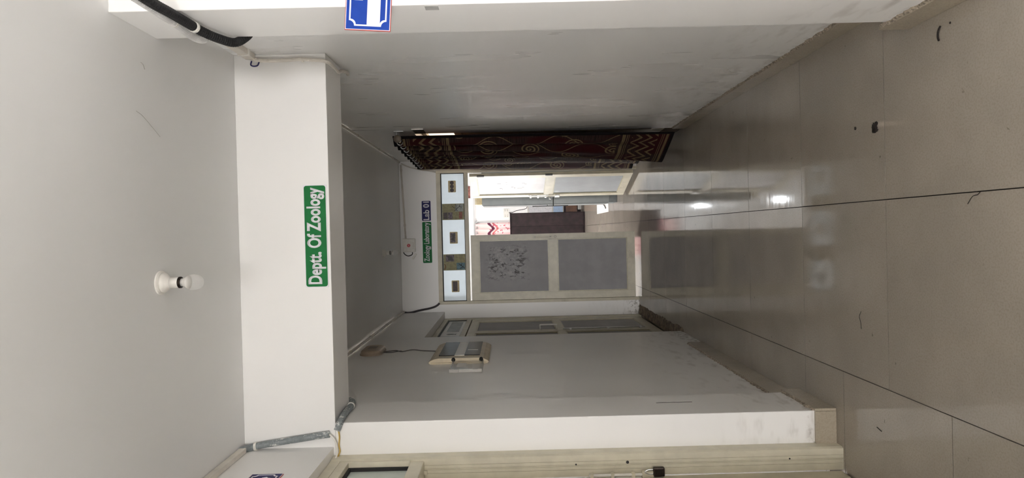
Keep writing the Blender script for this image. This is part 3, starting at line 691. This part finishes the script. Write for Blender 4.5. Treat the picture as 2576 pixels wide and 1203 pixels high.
# far end
c = thing('ceiling_conduit', (XL+0.02, 6.0, 2.9)); tag(c, 'thin off white pipe along the left wall and ceiling corner', 'conduit')
finish('pipe', tube(bmesh.new(), [(XL+0.016, 3.6, 2.908), (XL+0.016, 8.15, 2.908)], 0.014, 12), OFFPVC, c, smooth=True)
for y in (4.6, 5.4, 6.2, 7.0, 7.8): finish('clip', tube(bmesh.new(), [(XL+0.016, y-0.012, 2.908), (XL+0.016, y+0.012, 2.908)], 0.018, 12), OFFPVC, c)
c = thing('ceiling_conduit', (XR-0.02, 6.0, 2.9)); tag(c, 'thin off white pipe along the right wall and ceiling corner', 'conduit')
finish('pipe', tube(bmesh.new(), [(XR-0.012, 3.6, 2.916), (XR-0.012, 8.16, 2.916)], 0.010, 12), OFFPVC, c, smooth=True)
for y in (4.9, 5.9, 6.9, 7.7): finish('clip', tube(bmesh.new(), [(XR-0.012, y-0.012, 2.916), (XR-0.012, y+0.012, 2.916)], 0.0135, 12), OFFPVC, c)
c = thing('wall_conduit', (0.4, 8.19, 2.87)); tag(c, 'thin off white pipe across the far wall to the router', 'conduit')
finish('pipe', tube(bmesh.new(), [(0.862, 8.188, 2.905), (0.43, 8.188, 2.887), (-0.045, 8.188, 2.868)], 0.011, 12), OFFPVC, c, smooth=True)
for x, z in ((0.80, 2.902), (0.12, 2.875)): finish('clip', tube(bmesh.new(), [(x-0.012, 8.188, z), (x+0.012, 8.188, z)], 0.0145, 12), OFFPVC, c)
o = finish('wall_cable', tube(bmesh.new(), catmull([(0.88, 8.188, 2.90), (0.835, 8.188, 2.80), (0.80, 8.186, 2.66), (0.775, 8.18, 2.52), (0.765, 8.178, 2.48)], 6), 0.008, 8), OFFPVC, smooth=True)
tag(o, 'thin cable slanting down the far wall corner behind the curtain rod', 'wire')
h = hose('dark_conduit', 'dark corrugated conduit bending down the far wall to the door frame', [(-0.955, 8.17, 2.905), (-0.962, 8.178, 2.86), (-0.955, 8.182, 2.80), (-0.940, 8.182, 2.74), (-0.925, 8.182, 2.66), (-0.915, 8.182, 2.60), (-0.895, 8.18, 2.53), (-0.868, 8.172, 2.487), (-0.85, 8.172, 2.472)], 0.0125, plain('dark_grey_corrugated', rgb(62, 58, 62), 0.55), 0.06, 0.005)
# router on the far wall
ro = thing('wifi_router', (-0.13, 8.19, 2.745)); tag(ro, 'white wireless router box with round red logo high on the far wall', 'router')
box('case', (-0.213, 8.155, 2.748), (-0.045, 8.199, 2.905), WPLASTIC, ro, 0.012)
lg = finish('logo_disc', lathe(bmesh.new(), [(0.020, 0.0), (0.020, 0.001)], (-0.131, 8.155, 2.828), 'Y', 24, -1), RED, ro)
finish('logo_mark', tube(bmesh.new(), catmull([(-0.141, 8.1535, 2.822), (-0.136, 8.1535, 2.832), (-0.131, 8.1535, 2.822), (-0.127, 8.1535, 2.834), (-0.121, 8.1535, 2.824)], 4), 0.0016, 6), SIGNW, lg)
boxes('status_lights', [((-0.175+0.012*k, 8.1542, 2.770), (-0.167+0.012*k, 8.1552, 2.773)) for k in range(7)], ink, ro)
o = finish('router_cable', tube(bmesh.new(), catmull([(-0.205, 8.18, 2.90), (-0.235, 8.18, 2.885), (-0.258, 8.18, 2.85), (-0.255, 8.18, 2.815), (-0.24, 8.18, 2.79), (-0.215, 8.18, 2.788)], 6), 0.0055, 8), BLACK, smooth=True)
tag(o, 'black cable looping beside the wall router', 'wire')
bm = bmesh.new(); bx(bm, (-0.03, -0.012, -0.012), (0.05, 0.012, 0.012), 0.004)
bmesh.ops.transform(bm, matrix=Matrix.Translation((-0.275, 8.184, 2.772)) @ Matrix.Rotation(math.radians(35), 4, 'Y'), verts=bm.verts[:])
o = finish('power_adapter', bm, WPLASTIC); tag(o, 'small white adapter dangling beside the wall router', 'adapter')

# ------------------------------------------------------------------ left wall: bell, distribution box
BEIGE = plain('aged_beige_plastic', rgb(168, 152, 134), 0.4, vary=0.08, nscale=14, grime=0.15)
bl = thing('door_bell', (XL, 5.46, 2.65)); tag(bl, 'oval beige electric bell high on the left wall', 'bell')
finish('base', extrude_poly(bmesh.new(), rrect(5.29, 5.62, 2.645, 2.825, 0.08, 8), lambda a, b, d: Vector((XL+d, a, b)), 0.0, 0.012), BEIGE, bl)
bm = bmesh.new(); rings = []
for k, (ins, d) in enumerate(((0.006, 0.012), (0.008, 0.030), (0.018, 0.040), (0.04, 0.044))):
    rings.append([bm.verts.new((XL+d, a, b)) for a, b in rrect(5.29+ins, 5.62-ins, 2.645+ins, 2.825-ins, 0.08-ins*0.8, 8)])
for A, B in zip(rings, rings[1:]):
    for i in range(len(A)): bm.faces.new((A[i], A[(i+1) % len(A)], B[(i+1) % len(A)], B[i]))
bm.faces.new(rings[-1])
finish('cover', bm, BEIGE, bl, smooth=True)
boxes('grille_slot', [((XL+0.0435, 5.40+0.03*k, 2.70), (XL+0.0445, 5.412+0.03*k, 2.77)) for k in range(4)], DARKM, bl)
o = finish('bell_wire', tube(bmesh.new(), catmull([(XL+0.006, 5.45, 2.645), (XL+0.006, 5.50, 2.56), (XL+0.006, 5.44, 2.50), (XL+0.008, 5.50, 2.42), (XL+0.006, 5.46, 2.33), (XL+0.006, 5.42, 2.22)], 6), 0.004, 6), plain('grey_wire', rgb(92, 88, 84), 0.6), smooth=True)
tag(o, 'thin twisted wire from the bell down to the distribution box', 'wire')
o = finish('bell_wire', tube(bmesh.new(), catmull([(XL+0.005, 5.43, 2.645), (XL+0.005, 5.42, 2.58), (XL+0.006, 5.47, 2.52), (XL+0.006, 5.44, 2.49)], 6), 0.004, 6), MATS['grey_wire'], smooth=True)
tag(o, 'short second strand of wire just below the bell', 'wire')
db = thing('distribution_box', (XL, 5.25, 1.76)); tag(db, 'cream distribution box with two dark windows on the left wall', 'box')
y0, y1, z0, z1, D = 4.90, 5.61, 1.768, 2.215, 0.042
prof = [(0.0, z0+0.01), (0.012, z0), (0.024, z0+0.012), (0.036, z0+0.04), (D, z0+0.075), (D, z1-0.075), (0.036, z1-0.04), (0.024, z1-0.012), (0.012, z1), (0.0, z1-0.01)]
CASE = plain('cream_plastic_case', rgb(206, 192, 164), 0.42, vary=0.06, nscale=12, grime=0.25)
finish('case', extrude_poly(bmesh.new(), prof, lambda a, b, d: Vector((XL+a, d, b)), y0, y1), CASE, db)
box('back_plate', (XL, y0-0.012, z0+0.02), (XL+0.012, y1+0.004, z1-0.02), CASE, db, 0.002)
box('white_band', (XL+D, 5.0, 1.955), (XL+D+0.004, 5.60, 2.03), WPLASTIC, db, 0.001)
SMOKE = plain('smoked_window', rgb(40, 38, 37), 0.22, vary=0.25, nscale=5, spec=0.06)
box('window', (XL+D, 5.0, 2.03), (XL+D+0.005, 5.60, 2.148), SMOKE, db, 0.001)
wl = box('window', (XL+D, 5.0, 1.838), (XL+D+0.005, 5.60, 1.955), SMOKE, db, 0.001)
finish('window_glint', tube(bmesh.new(), [(XL+D+0.006, 5.20, 1.86), (XL+D+0.006, 5.205, 1.94)], 0.002, 6), WPLASTIC, wl)  # reflection streak on the lower window, modelled as a thin white rod
for z in (1.825, 2.03): finish('knob', lathe(bmesh.new(), [(0.015, 0.0), (0.015, 0.018), (0.009, 0.026), (0.0, 0.028)], (XL+0.030, 4.915, z), 'Y', 16, -1), BLACK, db, smooth=True)
CLEAR = glass('clear_plastic', (0.88, 0.90, 0.90, 1), 0.06, 0.14)
lid = box('clear_lid', (XL+0.020, 4.575, 1.806), (XL+0.024, 4.90, 2.032), CLEAR, db, 0.001)
boxes('lid_rim', [((XL+0.004, 4.575, 1.806), (XL+0.026, 4.582, 2.032)), ((XL+0.004, 4.582, 1.806), (XL+0.026, 4.90, 1.812)), ((XL+0.004, 4.582, 2.026), (XL+0.026, 4.90, 2.032))], glass('clear_plastic_rim', (0.8, 0.78, 0.74, 1), 0.2, 0.6), lid)
boxes('lid_sticker', [((XL+0.0242, 4.66, 1.925), (XL+0.0246, 4.80, 1.99))], WPLASTIC, lid)
for z in (1.835, 1.965): box('lid_catch', (XL+0.006, 4.562, z), (XL+0.026, 4.575, z+0.035), MATS['clear_plastic_rim'], lid)
# plate on the right wall over the curtained door
pp = thing('name_plate', (XR, 5.78, 2.31)); tag(pp, 'small dark plate with a white edge on the right wall above the curtain', 'plate')
box('plate', (XR-0.010, 5.68, 2.312), (XR-0.001, 5.90, 2.402), BLACK, pp, 0.001)
boxes('edge', [((XR-0.011, 5.672, 2.306), (XR-0.001, 5.68, 2.408))], WPLASTIC, pp)
boxes('print', [((XR-0.0105, 5.72, 2.34), (XR-0.010, 5.86, 2.375))], plain('dark_violet_print', rgb(50, 44, 58), 0.5), pp)

# ------------------------------------------------------------------ curtain of the right door
CUR, nt, p = newmat('maroon_patterned_cloth'); t = NT(nt)
uv = t.n('ShaderNodeTexCoord').outputs['UV']; U, V_, _ = t.sep(uv)
def band(x, a, b): return t.m('MULTIPLY', t.m('GREATER_THAN', x, a), t.m('LESS_THAN', x, b))
weave = t.noise(t.scale(uv, (6.0, 240.0, 1.0)), 1.0, 2, 0.5)
zone = t.ramp(t.noise(t.scale(uv, (2.2, 1.5, 1.0)), 1.3, 2), 0.44, 0.56)
base = t.mix(zone, rgb(50, 14, 17), t.mix(t.ramp(weave, 0.35, 0.65), rgb(30, 20, 19), rgb(60, 44, 40)))
tan = t.mix(t.ramp(weave, 0.3, 0.7), rgb(94, 80, 58), rgb(120, 105, 78))
def border(v):   # v measured up from the hem side of the border
    wav = t.m('MULTIPLY', t.m('PINGPONG', t.m('ADD', U, t.m('MULTIPLY', v, 0.05)), 0.10), 0.9)
    z = t.m('FRACT', t.m('DIVIDE', t.m('ADD', v, wav), 0.088))
    zig = t.m('MULTIPLY', t.m('LESS_THAN', z, 0.33), band(v, 0.13, 0.36))
    m_ = zig
    for a, b in ((0.040, 0.062), (0.078, 0.084), (0.094, 0.099), (0.385, 0.390), (0.400, 0.406), (0.418, 0.445)): m_ = t.m('MAXIMUM', m_, band(v, a, b))
    return m_
lowb = border(V_); topb = border(t.m('SUBTRACT', 2.41, V_))
mid = band(V_, 0.47, 1.94)
def spirals(cw, ch, ou, ov, R, pitch):
    uu = t.m('DIVIDE', t.m('ADD', U, ou), cw); vv = t.m('DIVIDE', t.m('ADD', V_, ov), ch)
    odd = t.m('MULTIPLY', t.m('MODULO', t.m('FLOOR', vv), 2.0), 0.5); uu = t.m('ADD', uu, odd)
    pu = t.m('MULTIPLY', t.m('SUBTRACT', t.m('FRACT', uu), 0.5), cw); pv = t.m('MULTIPLY', t.m('SUBTRACT', t.m('FRACT', vv), 0.5), ch)
    r = t.m('SQRT', t.m('ADD', t.m('MULTIPLY', pu, pu), t.m('MULTIPLY', pv, pv)))
    th = t.m('DIVIDE', t.m('ARCTAN2', pv, pu), 2*PI)
    f = t.m('FRACT', t.m('SUBTRACT', t.m('DIVIDE', r, pitch), th))
    return t.m('MULTIPLY', t.m('LESS_THAN', t.m('ABSOLUTE', t.m('SUBTRACT', f, 0.5)), 0.21), t.m('LESS_THAN', r, R))
sw = t.m('MAXIMUM', spirals(0.44, 0.38, 0.05, 0.08, 0.088, 0.038), spirals(0.52, 0.46, 0.26, 0.20, 0.060, 0.028))
vine = t.m('LESS_THAN', t.m('ABSOLUTE', t.m('SUBTRACT', t.m('PINGPONG', U, 0.23), t.m('ADD', 0.115, t.m('MULTIPLY', t.m('SINE', t.m('MULTIPLY', V_, 11.0)), 0.085)))), 0.006)
pat = t.m('MAXIMUM', t.m('MULTIPLY', mid, t.m('MAXIMUM', sw, vine)), t.m('MAXIMUM', lowb, topb))
hem = t.m('MAXIMUM', band(V_, -0.1, 0.03), band(V_, 2.40, 2.7)); edgeb = t.m('LESS_THAN', U, 0.035)
colr = t.mix(pat, base, tan); colr = t.mix(t.m('MAXIMUM', hem, edgeb), colr, rgb(20, 15, 17))
nt.links.new(colr, p.inputs['Base Color']); p.inputs['Roughness'].default_value = 0.75
p.inputs['Specular IOR Level'].default_value = 0.12; nt.links.new(t.bump(weave, 0.15, 0.001), p.inputs['Normal'])
def poly_at(P, s):
    """point at arc fraction s of a smooth path"""
    L = [0.0]
    for a, b in zip(P, P[1:]): L.append(L[-1]+(b-a).length)
    x = s*L[-1]
    for i in range(len(P)-1):
        if x <= L[i+1] or i == len(P)-2: return P[i].lerp(P[i+1], min(1, (x-L[i])/max(1e-9, L[i+1]-L[i])))
NP = 9
top = []
for k in range(NP*2+1):
    f = k/(NP*2); top.append(Vector((0.862-0.012*f-(0.075 if k % 2 else 0.0), 5.80+2.22*f, 0)))
top = catmull(top, 6)
botm = catmull([Vector(q+(0,)) for q in ((0.842, 5.80), (0.765, 5.98), (0.69, 6.17), (0.636, 6.34), (0.68, 6.50), (0.79, 6.75), (0.835, 7.05), (0.80, 7.30), (0.748, 7.56), (0.80, 7.68), (0.80, 7.78), (0.728, 7.95), (0.80, 8.04))], 8)
NS, NTT = 170, 44
bm = bmesh.new(); uvl = bm.loops.layers.uv.new('UVMap'); G = []
for j in range(NTT+1):
    tt = j/NTT; w = tt**0.8*(0.55+0.45*tt); row = []
    for i in range(NS+1):
        s = i/NS
        a = poly_at(top, s); b = poly_at(botm, s)
        q = a.lerp(b, w)
        ztop = 2.59+0.075*s; zbot = 0.125-0.02*s
        q.z = ztop+(zbot-ztop)*tt
        q.x += 0.006*math.sin(14*s*PI+3*tt)*tt*(1-tt)*2
        row.append(bm.verts.new(q))
    G.append(row)
for j in range(NTT):
    for i in range(NS):
        f = bm.faces.new((G[j][i], G[j][i+1], G[j+1][i+1], G[j+1][i])); f.smooth = True
        for lp, (ii, jj) in zip(f.loops, ((i, j), (i+1, j), (i+1, j+1), (i, j+1))): lp[uvl].uv = (ii/NS*2.6, 2.45*(1-jj/NTT))
cu = thing('door_curtain', (0.8, 6.9, 0.12)); tag(cu, 'maroon curtain with tan swirls hanging at the right doorway', 'curtain')
cl = finish('cloth', bm, CUR, cu); sm = cl.modifiers.new('thickness', 'SOLIDIFY'); sm.thickness = 0.003
for k in range(NP*2):
    f = (k+0.5)/(NP*2); yy = 5.80+2.22*f
    bm = bmesh.new(); cc = Vector((0.820-0.012*f, yy, 2.535+0.085*f))
    tube(bm, [cc+Vector((0.026*math.cos(q*PI/9), 0.012*math.cos(q*PI/9)*(1 if k % 2 else -1), 0.026*math.sin(q*PI/9))) for q in range(19)], 0.0045, 6)
    finish('eyelet', bm, METAL, cu, smooth=True)
rd = thing('curtain_rod', (0.82, 6.9, 2.5)); tag(rd, 'brass coloured curtain rod with a round finial on the right wall', 'curtain rod')
BRASS = plain('dull_brass', rgb(150, 128, 92), 0.35, metal=0.9, vary=0.08)
finish('pole', tube(bmesh.new(), [(0.822, 5.72, 2.530), (0.808, 8.12, 2.622)], 0.0125, 14), BRASS, rd, smooth=True)
finish('finial', lathe(bmesh.new(), [(0.012, -0.03), (0.014, -0.022)]+[(0.034*math.sin(a*PI/12), -0.034*math.cos(a*PI/12)+0.012) for a in range(2, 13)], (0.8225, 5.70, 2.529), 'Y', 20, -1), plain('smoked_glass_knob', rgb(120, 108, 96), 0.12, vary=0.1), rd, smooth=True)
for y, z in ((5.79, 2.533), (8.06, 2.62)):
    br = box('bracket', (0.895, y-0.02, z-0.04), (0.9045, y+0.02, z+0.04), WPLASTIC if False else METAL, rd, 0.002)
    finish('bracket_arm', tube(bmesh.new(), catmull([(0.897, y, z+0.02), (0.86, y, z+0.018), (0.835, y, z-0.012), (0.818, y, z-0.016), (0.803, y, z)], 5), 0.005, 8), METAL, br, smooth=True)

# ------------------------------------------------------------------ things seen through the open laboratory door
STEEL = plain('grey_steel', rgb(128, 134, 136), 0.35, vary=0.05, nscale=6)
am = thing('steel_cupboard', (0.62, 9.95, 0)); tag(am, 'tall grey steel cupboard just behind the open door leaf', 'cupboard')
box('body', (0.40, 9.70, 0.115), (1.30, 10.18, 1.975), STEEL, am, 0.006)
box('plinth', (0.405, 9.703, 0.0), (1.295, 10.175, 0.115), plain('grey_steel_plinth', rgb(110, 116, 118), 0.4), am, 0.003)
dd = box('door_leaf', (0.390, 9.71, 0.13), (0.40, 9.94, 1.96), STEEL, am, 0.002); box('door_leaf', (0.390, 9.945, 0.13), (0.40, 10.17, 1.96), STEEL, am, 0.002)
finish('handle', tube(bmesh.new(), [(0.39, 9.72, 1.02), (0.372, 9.70, 1.02), (0.372, 9.70, 1.24), (0.372, 9.70, 0.72)], 0.006, 8), BLACK, dd)
finish('handle_arm', tube(bmesh.new(), [(0.372, 9.695, 0.935), (0.53, 9.695, 0.935)], 0.006, 8), BLACK, dd)
cb = thing('carton', (0.5, 9.9, 1.976)); tag(cb, 'cream carton lying on top of the steel cupboard', 'carton')
box('carton_body', (0.42, 9.78, 1.976), (0.80, 10.08, 2.08), plain('cream_cardboard', rgb(226, 208, 168), 0.7), cb, 0.002)
boxes('carton_flap', [((0.419, 9.779, 2.055), (0.801, 10.081, 2.083))], plain('pale_cardboard', rgb(240, 228, 198), 0.7), cb, 0.002)
WOODD = plain('dark_walnut_laminate', rgb(40, 29, 31), 0.5, spec=0.25, vary=0.22, nscale=9)
WOOD = plain('brown_wood', rgb(104, 66, 42), 0.4, vary=0.15, nscale=9)
ck = thing('wooden_cupboard', (0.12, 14.0, 0)); tag(ck, 'dark walnut cupboard standing in the laboratory behind the closed leaf', 'cupboard')
box('carcass', (-0.16, 13.82, 0.0), (0.40, 14.25, 1.54), WOODD, ck, 0.003); box('top_board', (-0.18, 13.79, 1.54), (0.415, 14.27, 1.562), WOODD, ck, 0.002)
box('door_panel', (-0.15, 13.80, 0.04), (0.115, 13.82, 1.53), WOODD, ck, 0.002); box('door_panel', (0.12, 13.80, 0.04), (0.385, 13.82, 1.53), WOODD, ck, 0.002)
ds = thing('wooden_stand', (0.7, 14.8, 0)); tag(ds, 'low brown wooden stand beside the walnut cupboard', 'stand')
box('drawer_front', (0.40, 14.58, 0.08), (1.05, 14.60, 0.33), WOOD, ds, 0.003); box('body', (0.39, 14.60, 0.06), (1.06, 15.05, 0.33), WOODD, ds, 0.003)
box('top_board', (0.38, 14.56, 0.33), (1.07, 15.07, 0.37), WOODD, ds, 0.003); [box('foot', (x, y, 0.0), (x+0.06, y+0.06, 0.06), WOODD, ds) for x in (0.41, 0.98) for y in (14.62, 14.97)]
rf = thing('white_cabinet', (0.72, 14.8, 0.37)); tag(rf, 'white cabinet with a pale blue lower panel on the brown stand', 'cabinet')
box('body', (0.40, 14.62, 0.37), (1.04, 15.02, 1.16), WPLASTIC, rf, 0.006); box('blue_panel', (0.42, 14.612, 0.39), (1.02, 14.62, 0.60), plain('pale_blue_panel', rgb(176, 202, 236), 0.3), rf, 0.002)
box('door_panel', (0.42, 14.610, 0.62), (1.02, 14.62, 1.14), plain('white_enamel', rgb(232, 232, 238), 0.25), rf, 0.003)
o = finish('appliance_cable', tube(bmesh.new(), catmull([(0.46, 15.49, 1.60), (0.46, 15.47, 1.5), (0.50, 15.40, 1.40), (0.53, 15.2, 1.20), (0.56, 14.8, 1.172), (0.58, 14.65, 1.168)], 6), 0.007, 8), BLACK, smooth=True)
tag(o, 'dark cable curving over the white cabinet in the laboratory', 'wire')
sb = thing('switchboard', (0.44, 15.49, 1.57)); tag(sb, 'white electrical switchboard on the laboratory back wall', 'switchboard')
box('plate', (0.345, 15.475, 1.575), (0.545, 15.499, 1.70), WPLASTIC, sb, 0.004)
[box('socket_slot', (x, 15.473, z), (x+0.008, 15.476, z+0.02), ink, sb) for x in (0.37, 0.40, 0.50, 0.525) for z in (1.60, 1.655)]
PINK, nt, p = newmat('pink_floral_cloth'); t = NT(nt)
v = t.n('ShaderNodeTexCoord').outputs['Object']; px, py, pz = t.sep(v)
wv = t.m('ADD', pz, t.m('MULTIPLY', t.m('SINE', t.m('MULTIPLY', px, 26.0)), 0.05))
arc = t.m('LESS_THAN', t.m('ABSOLUTE', t.m('SUBTRACT', wv, 1.30)), 0.035); arc2 = t.m('LESS_THAN', t.m('ABSOLUTE', t.m('SUBTRACT', wv, 1.20)), 0.025)
fl = t.m('MULTIPLY', t.ramp(t.noise(v, 15, 2), 0.60, 0.63), t.m('LESS_THAN', pz, 1.34))
c_ = t.mix(t.ramp(pz, 0.6, 1.5), rgb(244, 206, 208), rgb(246, 220, 216)); c_ = t.mix(arc2, c_, rgb(214, 120, 120)); c_ = t.mix(fl, c_, rgb(196, 92, 108)); c_ = t.mix(arc, c_, rgb(108, 44, 70))
nt.links.new(c_, p.inputs['Base Color']); p.inputs['Roughness'].default_value = 0.8
pc = thing('window_curtain', (-0.2, 15.42, 0.70)); tag(pc, 'pink floral curtain on the laboratory back wall', 'curtain')
bm = bmesh.new(); cols = []
for i in range(61):
    x = -0.60+0.83*i/60; yy = 15.42+0.022*math.sin(i*0.75)
    cols.append((bm.verts.new((x, yy, 0.75)), bm.verts.new((x, yy, 2.36))))
for a, b in zip(cols, cols[1:]): f = bm.faces.new((a[0], b[0], b[1], a[1])); f.smooth = True
cl2 = finish('cloth', bm, PINK, pc); cl2.modifiers.new('thickness', 'SOLIDIFY').thickness = 0.004
finish('pole', tube(bmesh.new(), [(-0.65, 15.42, 2.33), (0.28, 15.42, 2.33)], 0.012, 10), METAL, pc, smooth=True)
[box('bracket', (x, 15.40, 2.315), (x+0.015, 15.499, 2.345), METAL, pc) for x in (-0.63, 0.25)]
pf = thing('framed_picture', (0.95, 15.49, 2.36)); tag(pf, 'small red brown framed picture high on the laboratory back wall', 'picture')
box('frame', (0.82, 15.475, 2.38), (1.10, 15.499, 2.62), plain('red_brown_frame', rgb(120, 62, 54), 0.5, vary=0.2), pf, 0.004); box('print', (0.85, 15.472, 2.41), (1.07, 15.475, 2.59), plain('brown_print', rgb(150, 96, 84), 0.5, vary=0.3), pf)
st('trim_7', (-3.05, 15.38, 2.40), (1.59, 15.499, 2.46), LABW)
pp = box('paper_sheet', (0.29, 10.55, 0.0005), (0.52, 11.9, 0.0025), plain('white_paper', rgb(232, 226, 222), 0.6)); tag(pp, 'white sheet of paper lying on the laboratory floor', 'paper')
bm = tube(bmesh.new(), catmull([(0.355, 10.80, 0.010), (0.40, 10.92, 0.009), (0.47, 11.25, 0.010)], 5), 0.008, 8); o = finish('black_strap', bm, BLACK); tag(o, 'short black strap lying on the paper in the laboratory', 'strap')
# LED bulbs hanging in the laboratory: their glare is mirrored in the corridor floor
LED = emit('led_glow', (0.93, 0.97, 1.0, 1), 92.0)
for lab, x, y in (('lit round bulb hanging from the laboratory ceiling near the door', 0.414, 10.45), ('lit round bulb hanging from the laboratory ceiling at the back', 0.49, 14.78)):
    l = thing('pendant_bulb', (x, y, 2.64)); tag(l, lab, 'lamp')
    finish('cord', tube(bmesh.new(), [(x, y, 2.78), (x, y, 3.05)], 0.004, 6), BLACK, l)
    finish('socket', lathe(bmesh.new(), [(0.018, 0), (0.02, 0.05), (0.012, 0.06)], (x, y, 2.735), 'Z', 14), WPLASTIC, l, smooth=True)
    finish('globe', lathe(bmesh.new(), [(0.032*math.sin(a*PI/12), -0.032*math.cos(a*PI/12)) for a in range(0, 13)], (x, y, 2.70), 'Z', 18), LED, l, smooth=True)

# ------------------------------------------------------------------ scraps on the floor
SPOT = plain('black_scrap', rgb(34, 26, 20), 0.8, vary=0.4, nscale=200)
def blob(name, label, pts, th=0.0015, cat='scrap', m=SPOT):
    o = finish(name, extrude_poly(bmesh.new(), pts, lambda a, b, d: Vector((a, b, 0.0006+d)), 0.0, th), m); return tag(o, label, cat)
def around(cx, cy, rx, ry, n=18, j=0.35, seed=1):
    r = random.Random(seed); return [(cx+rx*math.cos(2*PI*k/n)*(1+r.uniform(-j, j)), cy+ry*math.sin(2*PI*k/n)*(1+r.uniform(-j, j))) for k in range(n)]
sc = thing('floor_scrap', (0.416, 2.885, 0.0)); tag(sc, 'dark crumpled scrap on the floor tile near the right wall', 'scrap')
for (dx, dy, rx, ry, s) in ((0.0, 0.0, 0.018, 0.012, 2), (0.012, -0.02, 0.014, 0.012, 3), (-0.012, -0.015, 0.010, 0.022, 4)):
    finish('flake', extrude_poly(bmesh.new(), around(0.416+dx, 2.885+dy, rx, ry, seed=s), lambda a, b, d: Vector((a, b, 0.0006+d)), 0.0, 0.002), SPOT, sc)
blob('floor_scrap', 'tiny dark crumb just beyond the crumpled floor scrap', around(0.437, 3.036, 0.007, 0.008, seed=5))
def squig(name, label, P, r=0.0025):
    o = finish(name, tube(bmesh.new(), catmull([(a, b, r+0.0006) for a, b in P], 6), r, 6), SPOT); return tag(o, label, 'scrap')
squig('rubber_scrap', 'curved black strip on the floor beside the right pilaster', [(0.665, 2.435), (0.68, 2.44), (0.70, 2.437), (0.715, 2.425)], 0.0035)
blob('floor_scrap', 'small black fleck beside the curved strip near the pilaster', around(0.712, 2.375, 0.004, 0.004, seed=9))
squig('floor_hair', 'long thin hair on the tile left of the near seam', [(-0.40, 3.015), (-0.425, 3.03), (-0.45, 3.02), (-0.48, 3.015)], 0.0011)
squig('floor_hair', 'thin hair curled on the near floor tile in the middle', [(0.06, 2.30), (0.085, 2.275), (0.09, 2.25), (0.10, 2.235)], 0.0012)
squig('floor_hair', 'short dark bristle on the left strip of floor tiles', [(-0.895, 2.90), (-0.90, 2.88), (-0.903, 2.865)], 0.0018)

# ------------------------------------------------------------------ small marks on walls and ceiling
o = box('tape_patch', (0.7738, 2.262, 1.82), (0.7749, 2.300, 1.866), plain('grey_tape', rgb(176, 176, 174), 0.6)); tag(o, 'small grey tape patch on the right pilaster below the blue sign', 'tape')
def strand(label, P, r=0.0008):
    o = finish('cobweb_strand', tube(bmesh.new(), catmull(P, 5), r, 5), plain('dusty_thread', rgb(168, 166, 160), 0.9)); return tag(o, label, 'cobweb')
strand('long dusty cobweb strand on the ceiling right of the near bulb', [(0.47, 2.40, ZC-0.002), (0.46, 2.44, ZC-0.002), (0.43, 2.50, ZC-0.003), (0.40, 2.56, ZC-0.002)])
strand('short dark cobweb strand on the ceiling near the right pilaster', [(0.655, 2.44, ZC-0.002), (0.65, 2.455, ZC-0.002), (0.635, 2.465, ZC-0.002)], 0.0012)
o = finish('pencil_mark', tube(bmesh.new(), [(-0.9215, 3.50, 0.84), (-0.9215, 3.502, 0.65)], 0.0014, 5), ink); tag(o, 'thin dark pencil line on the left pillar side', 'mark')
